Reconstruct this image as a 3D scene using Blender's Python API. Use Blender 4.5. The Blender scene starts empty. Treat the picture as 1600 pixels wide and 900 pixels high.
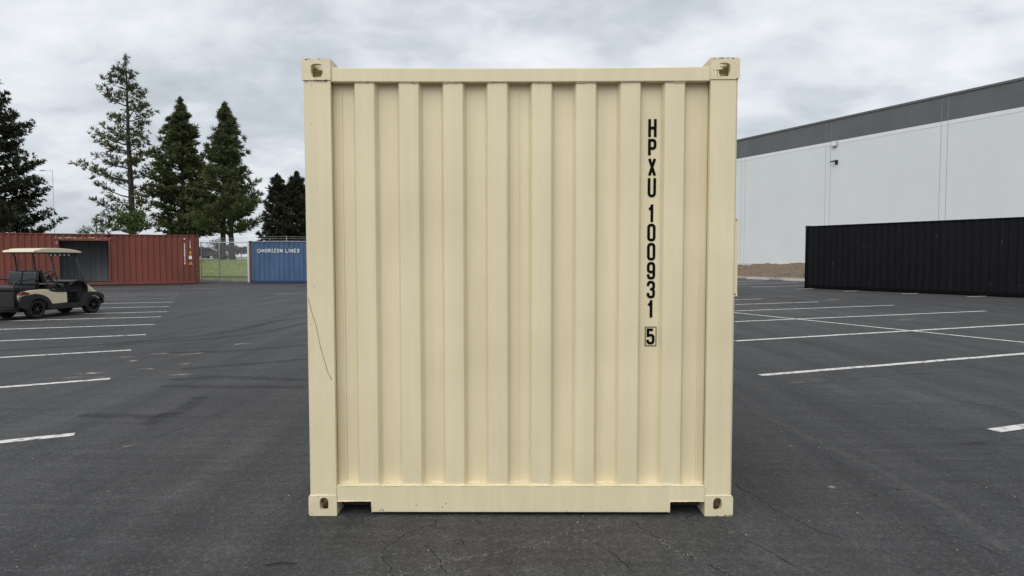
import bpy, bmesh, math, random
from mathutils import Vector, Matrix
import numpy as np

random.seed(7)
RNG = np.random.default_rng(11)
R = math.radians
scene = bpy.context.scene
col = scene.collection

# ------------------------------------------------------------------ camera
cam_d = bpy.data.cameras.new('camera')
cam = bpy.data.objects.new('camera', cam_d)
col.objects.link(cam)
scene.camera = cam
cam_d.sensor_width = 36.0
cam_d.lens = 22.5
cam_d.clip_end = 6000
cam_d.clip_start = 0.05
PIT, YAW, ROLL = 0.0492, -0.0046, -0.0010
CAM = Vector((-0.0309, -3.6107, 1.4904))
fwd = Vector((math.sin(YAW) * math.cos(PIT), math.cos(YAW) * math.cos(PIT), -math.sin(PIT)))
rgt = Vector((math.cos(YAW), -math.sin(YAW), 0))
upv = rgt.cross(fwd)
m = Matrix((rgt, upv, -fwd)).transposed().to_4x4()
m.translation = CAM
cam.matrix_world = m @ Matrix.Rotation(ROLL, 4, 'Z')

# ------------------------------------------------------------------ world: overcast sky
SUN_EL, SUN_AZ = R(52), R(199)      # behind the camera, a little to its left
world = bpy.data.worlds.new('World')
scene.world = world
world.use_nodes = True
nt = world.node_tree
nt.nodes.clear()
def wn(t, **kw):
    n = nt.nodes.new(t)
    for k, v in kw.items():
        setattr(n, k, v)
    return n
wl = nt.links.new
sky = wn('ShaderNodeTexSky', sky_type='NISHITA', sun_disc=False, sun_elevation=SUN_EL, sun_rotation=SUN_AZ,
         air_density=1.0, dust_density=2.0)
tc = wn('ShaderNodeTexCoord')
sep = wn('ShaderNodeSeparateXYZ')
wl(tc.outputs['Generated'], sep.inputs[0])
zc = wn('ShaderNodeMath', operation='MAXIMUM'); zc.inputs[1].default_value = 0.0
wl(sep.outputs['Z'], zc.inputs[0])
za = wn('ShaderNodeMath', operation='ADD'); za.inputs[1].default_value = 0.34
wl(zc.outputs[0], za.inputs[0])
dx = wn('ShaderNodeMath', operation='DIVIDE'); dy = wn('ShaderNodeMath', operation='DIVIDE')
wl(sep.outputs['X'], dx.inputs[0]); wl(za.outputs[0], dx.inputs[1])
wl(sep.outputs['Y'], dy.inputs[0]); wl(za.outputs[0], dy.inputs[1])
comb = wn('ShaderNodeCombineXYZ')
wl(dx.outputs[0], comb.inputs[0]); wl(dy.outputs[0], comb.inputs[1])
mapn = wn('ShaderNodeMapping')
mapn.inputs['Rotation'].default_value = (0, 0, R(14))
mapn.inputs['Scale'].default_value = (0.95, 1.25, 1)
mapn.inputs['Location'].default_value = (3.1, 1.7, 0)
wl(comb.outputs[0], mapn.inputs[0])
n1 = wn('ShaderNodeTexNoise'); n1.inputs['Scale'].default_value = 1.55; n1.inputs['Detail'].default_value = 6
n1.inputs['Roughness'].default_value = 0.52; n1.inputs['Distortion'].default_value = 0.15
n2 = wn('ShaderNodeTexNoise'); n2.inputs['Scale'].default_value = 5.5; n2.inputs['Detail'].default_value = 6
n2.inputs['Roughness'].default_value = 0.55; n2.inputs['Distortion'].default_value = 0.25
wl(mapn.outputs[0], n1.inputs['Vector']); wl(mapn.outputs[0], n2.inputs['Vector'])
mixn = wn('ShaderNodeMath', operation='MULTIPLY_ADD'); mixn.inputs[1].default_value = 0.41
wl(n2.outputs['Fac'], mixn.inputs[0])
half = wn('ShaderNodeMath', operation='MULTIPLY'); half.inputs[1].default_value = 0.67
wl(n1.outputs['Fac'], half.inputs[0]); wl(half.outputs[0], mixn.inputs[2])
ramp = wn('ShaderNodeValToRGB')
e = ramp.color_ramp.elements
e[0].position = 0.37; e[0].color = (0.290, 0.315, 0.347, 1)
e[1].position = 0.70; e[1].color = (0.560, 0.575, 0.592, 1)
a = ramp.color_ramp.elements.new(0.50); a.color = (0.378, 0.406, 0.438, 1)
a = ramp.color_ramp.elements.new(0.585); a.color = (0.468, 0.492, 0.520, 1)
wl(mixn.outputs[0], ramp.inputs[0])
bg_c = wn('ShaderNodeBackground'); bg_c.inputs['Strength'].default_value = 1.0
wl(ramp.outputs[0], bg_c.inputs['Color'])
bg_s = wn('ShaderNodeBackground'); bg_s.inputs['Strength'].default_value = 0.06
wl(sky.outputs[0], bg_s.inputs['Color'])
mixs = wn('ShaderNodeMixShader'); mixs.inputs[0].default_value = 0.94
wl(bg_s.outputs[0], mixs.inputs[1]); wl(bg_c.outputs[0], mixs.inputs[2])
outw = wn('ShaderNodeOutputWorld')
wl(mixs.outputs[0], outw.inputs['Surface'])

# ------------------------------------------------------------------ sun (veiled by cloud: very soft)
sd = bpy.data.lights.new('sun', 'SUN')
sd.energy = 1.5
sd.angle = R(70)
sd.color = (1.0, 0.97, 0.92)
sun = bpy.data.objects.new('sun', sd)
col.objects.link(sun)
sdir = Vector((math.sin(SUN_AZ) * math.cos(SUN_EL), math.cos(SUN_AZ) * math.cos(SUN_EL), math.sin(SUN_EL)))
sun.rotation_euler = sdir.to_track_quat('Z', 'Y').to_euler()

vs = scene.view_settings
vs.view_transform = 'Standard'
vs.look = 'None'
vs.exposure = 0.74
vs.gamma = 1.0
vs.use_curve_mapping = False
scene.render.engine = 'CYCLES'

# ================================================================== helpers
MATS = {}
def mat(name, color, rough=0.6, metal=0.0, var=0.0, scale=4.0, bump=0.0, bscale=40.0, spec=0.5,
        stretch=(1, 1, 1), color2=None, lo=0.35, hi=0.7, detail=6, coat=0.0):
    """Principled material with a noise blend between two colours and a fine bump."""
    if name in MATS:
        return MATS[name]
    mt = bpy.data.materials.new(name)
    mt.use_nodes = True
    t = mt.node_tree
    b = t.nodes['Principled BSDF']
    b.inputs['Roughness'].default_value = rough
    b.inputs['Metallic'].default_value = metal
    b.inputs['Specular IOR Level'].default_value = spec
    if coat:
        b.inputs['Coat Weight'].default_value = coat
    c = (*color, 1)
    b.inputs['Base Color'].default_value = c
    if var > 0 or color2 or bump > 0:
        co = t.nodes.new('ShaderNodeTexCoord')
        mp = t.nodes.new('ShaderNodeMapping')
        mp.inputs['Scale'].default_value = stretch
        t.links.new(co.outputs['Object'], mp.inputs[0])
    if var > 0 or color2:
        n = t.nodes.new('ShaderNodeTexNoise')
        n.inputs['Scale'].default_value = scale
        n.inputs['Detail'].default_value = detail
        n.inputs['Roughness'].default_value = 0.62
        t.links.new(mp.outputs[0], n.inputs['Vector'])
        rp = t.nodes.new('ShaderNodeValToRGB')
        rp.color_ramp.elements[0].position = lo
        rp.color_ramp.elements[1].position = hi
        c2 = (*color2, 1) if color2 else (*[max(0, x * (1 - var)) for x in color], 1)
        rp.color_ramp.elements[0].color = c2
        rp.color_ramp.elements[1].color = c if color2 else (*[x * (1 + var * 0.4) for x in color], 1)
        t.links.new(n.outputs['Fac'], rp.inputs[0])
        t.links.new(rp.outputs[0], b.inputs['Base Color'])
    if bump > 0:
        n2_ = t.nodes.new('ShaderNodeTexNoise')
        n2_.inputs['Scale'].default_value = bscale
        n2_.inputs['Detail'].default_value = 4
        t.links.new(co.outputs['Object'], n2_.inputs['Vector'])
        bp = t.nodes.new('ShaderNodeBump')
        bp.inputs['Strength'].default_value = bump
        bp.inputs['Distance'].default_value = 0.01
        t.links.new(n2_.outputs['Fac'], bp.inputs['Height'])
        t.links.new(bp.outputs[0], b.inputs['Normal'])
    MATS[name] = mt
    return mt

class MB:
    """Collects polygons; build() links them as ONE mesh object."""
    def __init__(s):
        s.v = []; s.f = []
    def add(s, vs_, fs_):
        o = len(s.v)
        s.v += [tuple(p) for p in vs_]
        s.f += [tuple(i + o for i in f) for f in fs_]
        return s
    def box(s, x0, x1, y0, y1, z0, z1):
        return s.add([(x0,y0,z0),(x1,y0,z0),(x1,y1,z0),(x0,y1,z0),(x0,y0,z1),(x1,y0,z1),(x1,y1,z1),(x0,y1,z1)],
                     [(0,3,2,1),(4,5,6,7),(0,1,5,4),(1,2,6,5),(2,3,7,6),(3,0,4,7)])
    def quad(s, a, b, c, d):
        return s.add([a, b, c, d], [(0, 1, 2, 3)])
    def prism(s, pts, fn0, fn1):
        """pts: 2D outline; fn0/fn1 map a 2D point to 3D on the two caps."""
        n = len(pts)
        s.add([fn0(p) for p in pts] + [fn1(p) for p in pts],
              [tuple(range(n))[::-1], tuple(range(n, 2 * n))] + [(i, (i + 1) % n, (i + 1) % n + n, i + n) for i in range(n)])
        return s
    def prism_y(s, pts, y0, y1):
        return s.prism(pts, lambda p: (p[0], y0, p[1]), lambda p: (p[0], y1, p[1]))
    def tube(s, pts, r, n=8, cap=True):
        pts = [Vector(p) for p in pts]
        rs = r if isinstance(r, (list, tuple)) else [r] * len(pts)
        rings = []
        prev = None
        for i, p in enumerate(pts):
            if i == 0: d = pts[1] - p
            elif i == len(pts) - 1: d = p - pts[i - 1]
            else: d = (pts[i + 1] - p).normalized() + (p - pts[i - 1]).normalized()
            if d.length < 1e-9: d = Vector((0, 0, 1))
            d.normalize()
            ref = prev if prev is not None else (Vector((0, 0, 1)) if abs(d.z) < 0.9 else Vector((1, 0, 0)))
            u = (ref - d * ref.dot(d))
            if u.length < 1e-6: u = d.orthogonal()
            u.normalize(); prev = u
            w = d.cross(u)
            rings.append([p + (u * math.cos(2 * math.pi * k / n) + w * math.sin(2 * math.pi * k / n)) * rs[i] for k in range(n)])
        vs_ = [q for rg in rings for q in rg]
        fs_ = []
        for i in range(len(rings) - 1):
            for k in range(n):
                fs_.append((i * n + k, i * n + (k + 1) % n, (i + 1) * n + (k + 1) % n, (i + 1) * n + k))
        if cap:
            fs_.append(tuple(range(n))[::-1]); fs_.append(tuple(range((len(rings) - 1) * n, len(rings) * n)))
        return s.add(vs_, fs_)
    def lathe_y(s, prof, cx, cy, cz, n=24, a0=0, a1=2 * math.pi):
        """prof: list of (radius, y) ; axis along y through (cx, cz)."""
        vs_ = []; fs_ = []
        for (r, y) in prof:
            for k in range(n):
                t = 2 * math.pi * k / n
                vs_.append((cx + r * math.cos(t), cy + y, cz + r * math.sin(t)))
        for i in range(len(prof) - 1):
            for k in range(n):
                fs_.append((i * n + k, (i + 1) * n + k, (i + 1) * n + (k + 1) % n, i * n + (k + 1) % n))
        return s.add(vs_, fs_)
    def build(s, name, material, parent=None, smooth=False, bevel=0.0, recalc=True, bseg=2):
        me = bpy.data.meshes.new(name)
        me.from_pydata(s.v, [], s.f)
        if recalc or bevel:
            bm = bmesh.new(); bm.from_mesh(me)
            if bevel:
                bmesh.ops.remove_doubles(bm, verts=bm.verts, dist=1e-5)
            bmesh.ops.recalc_face_normals(bm, faces=bm.faces)
            if bevel:
                ed = [e_ for e_ in bm.edges if len(e_.link_faces) == 2 and e_.calc_face_angle(0) > 0.5]
                bmesh.ops.bevel(bm, geom=ed, offset=bevel, segments=bseg, profile=0.6, affect='EDGES', clamp_overlap=True)
            bm.to_mesh(me); bm.free()
        if smooth:
            for p in me.polygons: p.use_smooth = True
        me.materials.append(material)
        o = bpy.data.objects.new(name, me)
        col.objects.link(o)
        if parent is not None: o.parent = parent
        return o

def thing(name, label, cat, loc=(0, 0, 0), rz=0.0, group=None):
    o = bpy.data.objects.new(name, None)
    o.empty_display_size = 0.2
    col.objects.link(o)
    o.location = loc; o.rotation_euler = (0, 0, rz)
    o['label'] = label; o['category'] = cat
    if group: o['group'] = group
    return o
def tag(o, label, cat, group=None):
    o['label'] = label; o['category'] = cat
    if group: o['group'] = group
    return o
def structure(o): o['kind'] = 'structure'; return o
def stuff(o): o['kind'] = 'stuff'; return o

# ---- stroke lettering: unit cell x 0..1, z 0..1 ----
def arc(cx, cy, rx, ry, a0, a1, n=6):
    return [(cx + rx * math.cos(R(a0 + (a1 - a0) * i / n)), cy + ry * math.sin(R(a0 + (a1 - a0) * i / n))) for i in range(n + 1)]
r_, q_ = 0.36, 0.18
GLY = {
 'H': [([(0,0),(0,1)],0), ([(1,0),(1,1)],0), ([(0,.5),(1,.5)],0)],
 'P': [([(0,0),(0,1)]+[(1-r_,1)]+arc(1-r_,1-q_,r_,q_,90,0)[1:]+arc(1-r_,.46+q_,r_,q_,0,-90)+[(0,.46)],0)],
 'X': [([(.02,-.06),(.98,1.06)],0), ([(.02,1.06),(.98,-.06)],0)],
 'U': [([(0,1),(0,q_)]+arc(.36,q_,.36,q_,180,270)[1:]+arc(.64,q_,.36,q_,270,360)+[(1,1)],0)],
 '1': [([(.56,0),(.56,1)],0), ([(.10,.73),(.50,.92)],0)],
 '0': [(arc(1-r_,1-q_,r_,q_,0,90)+arc(r_,1-q_,r_,q_,90,180)+arc(r_,q_,r_,q_,180,270)+arc(1-r_,q_,r_,q_,270,360),1)],
 '9': [(arc(1,.70,0,0,0,0,1)[:1]+arc(1-r_,1-q_,r_,q_,0,90)+arc(r_,1-q_,r_,q_,90,180)+arc(r_,.42+q_,r_,q_,180,270)+[(1,.42)],0),
       ([(1,.86),(1,q_)]+arc(1-r_,q_,r_,q_,0,-90)[1:]+arc(r_,q_,r_,q_,270,180)+[(0,.26)],0)],
 '3': [([(0,.74),(0,1-q_)]+arc(r_,1-q_,r_,q_,180,90)[1:]+arc(1-r_,1-q_,r_,q_,90,0)+arc(1-r_,.53+q_,r_,q_,0,-90)+[(.35,.53)],0),
       ([(.35,.53)]+arc(1-r_,.53-q_,r_,q_,90,0)+arc(1-r_,q_,r_,q_,0,-90)+arc(r_,q_,r_,q_,270,180)+[(0,.28)],0)],
 '5': [([(.95,1),(.05,1),(.05,.56),(1-r_,.6)]+arc(1-r_,.6-q_,r_,q_,90,0)[1:]+arc(1-r_,q_,r_,q_,0,-90)+arc(r_,q_,r_,q_,270,180)+[(0,.26)],0)],
 # slab letters
 'hO': [([(.5+.42*math.cos(t*math.pi/8), .5+.5*math.sin(t*math.pi/8)) for t in range(16)],1)],
 'hH': [([(.1,0),(.1,1)],0),([(.9,0),(.9,1)],0),([(.1,.5),(.9,.5)],0)],
 'hR': [([(.12,0),(.12,1)],0),([(.12,1),(.6,1)]+arc(.6,.74,.32,.26,90,-90)[1:]+[(.12,.48)],0),([(.55,.48),(.95,0)],0)],
 'hI': [([(.5,0),(.5,1)],0),([(.25,0),(.75,0)],0),([(.25,1),(.75,1)],0)],
 'hZ': [([(.08,1),(.92,1)],0),([(.9,1),(.1,0)],0),([(.08,0),(.92,0)],0)],
 'hN': [([(.1,0),(.1,1)],0),([(.1,1),(.9,0)],0),([(.9,0),(.9,1)],0)],
 'hL': [([(.15,1),(.15,0)],0),([(.1,0),(.92,0)],0),([(.92,0),(.92,.2)],0)],
 'hE': [([(.15,0),(.15,1)],0),([(.1,1),(.92,1)],0),([(.1,.5),(.75,.5)],0),([(.1,0),(.92,0)],0)],
 'hS': [([(.88,.7)]+arc(.5,.76,.36,.24,20,270,8)+arc(.5,.25,.38,.25,90,-160,8)+[(.1,.3)],0)],
}
def stroke_poly(pts, th, closed):
    """Offset a 2D polyline to both sides; returns (verts, quads)."""
    P = []
    for p in pts:
        if not P or (abs(p[0]-P[-1][0]) + abs(p[1]-P[-1][1])) > 1e-5: P.append(p)
    if closed and (abs(P[0][0]-P[-1][0]) + abs(P[0][1]-P[-1][1])) < 1e-5: P.pop()
    n = len(P); L = []; Rr = []
    for i in range(n):
        a = Vector(P[i-1]) if (closed or i > 0) else None
        c = Vector(P[(i+1) % n]) if (closed or i < n-1) else None
        b = Vector(P[i])
        d1 = (b-a).normalized() if a is not None else None
        d2 = (c-b).normalized() if c is not None else None
        if d1 is None: d1 = d2
        if d2 is None: d2 = d1
        nn = Vector((-(d1+d2).y, (d1+d2).x))
        if nn.length < 1e-4: nn = Vector((-d2.y, d2.x))
        nn.normalize()
        k = max(0.35, nn.dot(Vector((-d2.y, d2.x))))
        off = nn * (th/2/k)
        L.append(b+off); Rr.append(b-off)
    fs_ = []
    for i in range(n if closed else n-1):
        j = (i+1) % n
        fs_.append((i, j, j+n, i+n))
    return L+Rr, fs_
def glyph(name, key, x0, z0, w, h, th, place, material, parent, depth=0.0008):
    """One character as a thin raised film; place(x, z, d) gives the 3D point, d outwards."""
    mb = MB()
    for si, (pl, closed) in enumerate(GLY[key]):
        pts = [(x0 + th/2 + p[0]*(w-th), z0 + th/2 + p[1]*(h-th)) for p in pl]
        if key in ('H', 'U', '1', 'X', 'P') or key.startswith('h'):
            # square ends reach the full height
            pts = [(px, z0 + (pz - z0 - th/2) * (h/(h-th)) if key in ('H','U') or (key == '1' and si == 0) else pz) for px, pz in pts]
        v2, f2 = stroke_poly(pts, th, closed)
        d = depth + si * 0.0003
        mb.add([place(p[0], p[1], d) for p in v2], f2)
    return mb.build(name, material, parent, recalc=False)

# ================================================================== materials
def asphalt_material():
    mt = bpy.data.materials.new('asphalt'); mt.use_nodes = True
    t = mt.node_tree; L = t.links.new
    b = t.nodes['Principled BSDF']
    b.inputs['Specular IOR Level'].default_value = 0.35
    co = t.nodes.new('ShaderNodeTexCoord')
    def noise(scale, detail=5, rough=.6, vec=None, dist=0):
        n = t.nodes.new('ShaderNodeTexNoise')
        n.inputs['Scale'].default_value = scale; n.inputs['Detail'].default_value = detail
        n.inputs['Roughness'].default_value = rough; n.inputs['Distortion'].default_value = dist
        L(vec if vec else co.outputs['Object'], n.inputs['Vector']); return n
    def ramp_(src, p0, c0, p1, c1):
        r = t.nodes.new('ShaderNodeValToRGB')
        r.color_ramp.elements[0].position = p0; r.color_ramp.elements[0].color = (*c0, 1)
        r.color_ramp.elements[1].position = p1; r.color_ramp.elements[1].color = (*c1, 1)
        L(src, r.inputs[0]); return r
    def mixc(kind, fac, a_, b_):
        x = t.nodes.new('ShaderNodeMix'); x.data_type = 'RGBA'; x.blend_type = kind
        if isinstance(fac, float): x.inputs['Factor'].default_value = fac
        else: L(fac, x.inputs['Factor'])
        if isinstance(a_, tuple): x.inputs['A'].default_value = (*a_, 1)
        else: L(a_, x.inputs['A'])
        if isinstance(b_, tuple): x.inputs['B'].default_value = (*b_, 1)
        else: L(b_, x.inputs['B'])
        return x.outputs['Result']
    big = noise(.22, 6, .62, dist=.4)
    base = ramp_(big.outputs['Fac'], .32, (.0350, .0350, .0378), .68, (.0545, .0545, .0582)).outputs[0]
    # sealcoat sweep: long streaks along the lot
    mp = t.nodes.new('ShaderNodeMapping'); mp.inputs['Rotation'].default_value = (0, 0, R(-26)); mp.inputs['Scale'].default_value = (2.2, .16, 1)
    L(co.outputs['Object'], mp.inputs[0])
    st = noise(1.0, 6, .6, mp.outputs[0])
    base = mixc('MULTIPLY', .85, base, ramp_(st.outputs['Fac'], .36, (.70, .70, .70), .64, (1.24, 1.235, 1.22)).outputs[0])
    mp3 = t.nodes.new('ShaderNodeMapping'); mp3.inputs['Rotation'].default_value = (0, 0, R(22)); mp3.inputs['Scale'].default_value = (.5, 7.0, 1)
    L(co.outputs['Object'], mp3.inputs[0])
    st2 = noise(1.3, 7, .66, mp3.outputs[0])
    base = mixc('MULTIPLY', .7, base, ramp_(st2.outputs['Fac'], .36, (.74, .74, .74), .66, (1.26, 1.26, 1.25)).outputs[0])
    mid = noise(3.2, 7, .68)
    base = mixc('MULTIPLY', .7, base, ramp_(mid.outputs['Fac'], .33, (.70, .70, .71), .68, (1.24, 1.24, 1.23)).outputs[0])
    gr2 = noise(22, 6, .75)
    base = mixc('MULTIPLY', .8, base, ramp_(gr2.outputs['Fac'], .34, (.62, .62, .62), .66, (1.38, 1.38, 1.37)).outputs[0])
    fine = noise(75, 3, .7)
    base = mixc('MULTIPLY', .85, base, ramp_(fine.outputs['Fac'], .30, (.50, .50, .50), .72, (1.55, 1.55, 1.54)).outputs[0])
    grit = noise(260, 2, .6)
    base = mixc('MULTIPLY', .6, base, ramp_(grit.outputs['Fac'], .33, (.55, .55, .55), .68, (1.5, 1.5, 1.5)).outputs[0])
    vs2 = t.nodes.new('ShaderNodeTexVoronoi'); vs2.inputs['Scale'].default_value = 85; L(co.outputs['Object'], vs2.inputs['Vector'])
    sx_ = t.nodes.new('ShaderNodeSeparateXYZ'); L(vs2.outputs['Color'], sx_.inputs[0])
    sm = ramp_(sx_.outputs['X'], .86, (0, 0, 0), .95, (.34, .34, .34)).outputs[0]
    base = mixc('MIX', sm, base, (.13, .127, .120))
    sm2 = ramp_(sx_.outputs['Y'], .80, (0, 0, 0), .92, (.5, .5, .5)).outputs[0]
    base = mixc('MIX', sm2, base, (.018, .018, .018))
    # pale worn specks (thin flecks in sparse areas)
    mp2 = t.nodes.new('ShaderNodeMapping'); mp2.inputs['Rotation'].default_value = (0, 0, R(-60)); mp2.inputs['Scale'].default_value = (1, 2.6, 1)
    L(co.outputs['Object'], mp2.inputs[0])
    fl = noise(9, 4, .75, mp2.outputs[0])
    flm = ramp_(fl.outputs['Fac'], .640, (0, 0, 0), .69, (1, 1, 1)).outputs[0]
    area = ramp_(noise(.5, 3, .6).outputs['Fac'], .46, (0, 0, 0), .62, (1, 1, 1)).outputs[0]
    mm = t.nodes.new('ShaderNodeMath'); mm.operation = 'MULTIPLY'; L(flm, mm.inputs[0]); L(area, mm.inputs[1])
    mm2 = t.nodes.new('ShaderNodeMath'); mm2.operation = 'MULTIPLY'; L(mm.outputs[0], mm2.inputs[0]); mm2.inputs[1].default_value = .75
    base = mixc('MIX', mm2.outputs[0], base, (.155, .152, .145))
    # hairline crack network
    wob = noise(1.6, 5, .6)
    va = t.nodes.new('ShaderNodeVectorMath'); va.operation = 'MULTIPLY_ADD'
    L(wob.outputs['Color'], va.inputs[0]); va.inputs[1].default_value = (.9, .9, 0); L(co.outputs['Object'], va.inputs[2])
    vo = t.nodes.new('ShaderNodeTexVoronoi'); vo.feature = 'DISTANCE_TO_EDGE'; vo.inputs['Scale'].default_value = .62
    L(va.outputs[0], vo.inputs['Vector'])
    cr = ramp_(vo.outputs['Distance'], .0010, (1, 1, 1), .0045, (0, 0, 0)).outputs[0]
    ca = ramp_(noise(.33, 3).outputs['Fac'], .50, (0, 0, 0), .60, (1, 1, 1)).outputs[0]
    cm = t.nodes.new('ShaderNodeMath'); cm.operation = 'MULTIPLY'; L(cr, cm.inputs[0]); L(ca, cm.inputs[1])
    cm2 = t.nodes.new('ShaderNodeMath'); cm2.operation = 'MULTIPLY'; L(cm.outputs[0], cm2.inputs[0]); cm2.inputs[1].default_value = .7
    base = mixc('MIX', cm2.outputs[0], base, (.013, .013, .014))
    L(base, b.inputs['Base Color'])
    rr = ramp_(mid.outputs['Fac'], .3, (.62, .62, .62), .7, (.86, .86, .86)).outputs[0]
    L(rr, b.inputs['Roughness'])
    bp = t.nodes.new('ShaderNodeBump'); bp.inputs['Strength'].default_value = .55; bp.inputs['Distance'].default_value = .006
    ad = t.nodes.new('ShaderNodeMath'); ad.operation = 'ADD'; L(fine.outputs['Fac'], ad.inputs[0]); L(grit.outputs['Fac'], ad.inputs[1])
    sb = t.nodes.new('ShaderNodeMath'); sb.operation = 'SUBTRACT'; L(ad.outputs[0], sb.inputs[0]); L(cm2.outputs[0], sb.inputs[1])
    L(sb.outputs[0], bp.inputs['Height']); L(bp.outputs[0], b.inputs['Normal'])
    return mt
M_ASPH = asphalt_material()

def film(name, color, amt, scale, lo, hi, stretch=(1, 1, 1), rotz=0, rough=.8, detail=6, edge=False):
    """A worn film (paint, rubber, dust) on the asphalt: opaque where the noise says so, bare asphalt elsewhere."""
    mt = bpy.data.materials.new(name); mt.use_nodes = True
    t = mt.node_tree; L = t.links.new
    b = t.nodes['Principled BSDF']; out = t.nodes['Material Output']
    b.inputs['Base Color'].default_value = (*color, 1); b.inputs['Roughness'].default_value = rough
    b.inputs['Specular IOR Level'].default_value = .3
    co = t.nodes.new('ShaderNodeTexCoord'); mp = t.nodes.new('ShaderNodeMapping')
    mp.inputs['Scale'].default_value = stretch; mp.inputs['Rotation'].default_value = (0, 0, rotz)
    L(co.outputs['Object'], mp.inputs[0])
    n = t.nodes.new('ShaderNodeTexNoise'); n.inputs['Scale'].default_value = scale; n.inputs['Detail'].default_value = detail
    n.inputs['Roughness'].default_value = .7
    L(mp.outputs[0], n.inputs['Vector'])
    r = t.nodes.new('ShaderNodeMapRange'); r.inputs['From Min'].default_value = lo; r.inputs['From Max'].default_value = hi
    r.inputs['To Max'].default_value = amt
    L(n.outputs['Fac'], r.inputs['Value'])
    fac = r.outputs[0]
    if edge:     # soften towards the ribbon's sides, using its own UV
        uv = t.nodes.new('ShaderNodeUVMap'); sp = t.nodes.new('ShaderNodeSeparateXYZ'); L(uv.outputs[0], sp.inputs[0])
        k = None
        for ax in (('X', 'Y') if edge == 'both' else ('Y',)):
            a1 = t.nodes.new('ShaderNodeMath'); a1.operation = 'PINGPONG'; a1.inputs[1].default_value = .5; L(sp.outputs[ax], a1.inputs[0])
            a2 = t.nodes.new('ShaderNodeMapRange'); a2.interpolation_type = 'SMOOTHSTEP'
            a2.inputs['From Max'].default_value = .5 if edge == 'both' else .35; L(a1.outputs[0], a2.inputs['Value'])
            if k is None: k = a2.outputs[0]
            else:
                q = t.nodes.new('ShaderNodeMath'); q.operation = 'MULTIPLY'; L(k, q.inputs[0]); L(a2.outputs[0], q.inputs[1]); k = q.outputs[0]
        q = t.nodes.new('ShaderNodeMath'); q.operation = 'MULTIPLY'; L(fac, q.inputs[0]); L(k, q.inputs[1]); fac = q.outputs[0]
    tr = t.nodes.new('ShaderNodeBsdfTransparent'); mx = t.nodes.new('ShaderNodeMixShader')
    L(fac, mx.inputs[0]); L(tr.outputs[0], mx.inputs[1]); L(b.outputs[0], mx.inputs[2]); L(mx.outputs[0], out.inputs['Surface'])
    return mt
M_LINE = film('worn_white_paint', (.60, .60, .58), .97, 11, .34, .50, detail=10)
M_LINE_OLD = film('old_white_paint', (.50, .50, .49), .85, 8, .38, .60, detail=8)
M_TYRE = film('tyre_rubber', (.024, .024, .025), .50, 7, .30, .75, edge=True)
M_SCUFF = film('pale_scuff', (.16, .16, .16), .38, 12, .32, .75, edge=True)
M_DUST = film('pale_dust', (.42, .39, .33), .95, 9, .43, .62, edge='both', stretch=(1, 1, 1))
M_CRACK = film('crack', (.010, .010, .011), .72, 14, .25, .42, detail=4)
M_CRACKPALE = film('crack_grit', (.15, .145, .135), .75, 30, .49, .62, detail=5)
M_DAMP = film('faded_patch', (.024, .024, .026), .55, 2.0, .35, .7, edge='both')

CREAM = mat('cream_paint', (.705, .624, .428), rough=.46, var=.05, scale=2.2, stretch=(3, 3, .5), bump=.05, bscale=220, lo=.3, hi=.7)
def weathered(mt, amount=.10):
    t = mt.node_tree; b = t.nodes['Principled BSDF']; src = b.inputs['Base Color'].links[0].from_socket
    co = t.nodes.new('ShaderNodeTexCoord')
    for sc_, k, lo, hi in (((26, 26, .5), amount * .25, .36, .66), ((1.1, 1.1, 1.6), amount * .7, .35, .65)  ):
        mp = t.nodes.new('ShaderNodeMapping'); mp.inputs['Scale'].default_value = sc_; t.links.new(co.outputs['Object'], mp.inputs[0])
        n = t.nodes.new('ShaderNodeTexNoise'); n.inputs['Scale'].default_value = 1.0; n.inputs['Detail'].default_value = 5; t.links.new(mp.outputs[0], n.inputs['Vector'])
        r = t.nodes.new('ShaderNodeValToRGB'); r.color_ramp.elements[0].position = lo; r.color_ramp.elements[1].position = hi
        r.color_ramp.elements[0].color = (1 - k, 1 - k * 1.1, 1 - k * 1.4, 1); r.color_ramp.elements[1].color = (1.02, 1.02, 1.02, 1)
        t.links.new(n.outputs['Fac'], r.inputs[0])
        x = t.nodes.new('ShaderNodeMix'); x.data_type = 'RGBA'; x.blend_type = 'MULTIPLY'; x.inputs['Factor'].default_value = 1
        t.links.new(src, x.inputs['A']); t.links.new(r.outputs[0], x.inputs['B']); src = x.outputs['Result']
    t.links.new(src, b.inputs['Base Color'])
weathered(CREAM, .085)
CREAM_B = mat('cream_paint_castings', (.668, .592, .408), rough=.5, var=.10, scale=14, bump=.12, bscale=90, lo=.3, hi=.65)
CHIP = mat('rusty_chip', (.045, .020, .014), rough=.85, var=.5, scale=60)
DARKCAV = mat('grimy_steel', (.10, .078, .055), rough=.85, var=.4, scale=30)
BLACKCH = mat('black_vinyl', (.003, .003, .0032), rough=.7, spec=.08)
UNDER = mat('underside_steel', (.03, .029, .027), rough=.9)
RUBBER = mat('door_gasket', (.012, .012, .012), rough=.8)
GALV = mat('galvanised_steel', (.42, .43, .44), rough=.45, metal=.6, var=.15, scale=8)
REDP = mat('oxide_red_paint', (.180, .046, .030), rough=.78, color2=(.110, .034, .024), scale=.9, stretch=(1, 1, .55), lo=.30, hi=.62)
REDRUST = mat('rusted_red_post', (.13, .055, .035), rough=.85, color2=(.06, .032, .024), scale=6)
BLUEP = mat('faded_blue_paint', (.050, .108, .205), rough=.62, color2=(.034, .073, .150), scale=1.2, stretch=(1, 1, .4), lo=.3, hi=.65)
BLUER = mat('dark_blue_rail', (.020, .040, .100), rough=.7)
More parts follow.
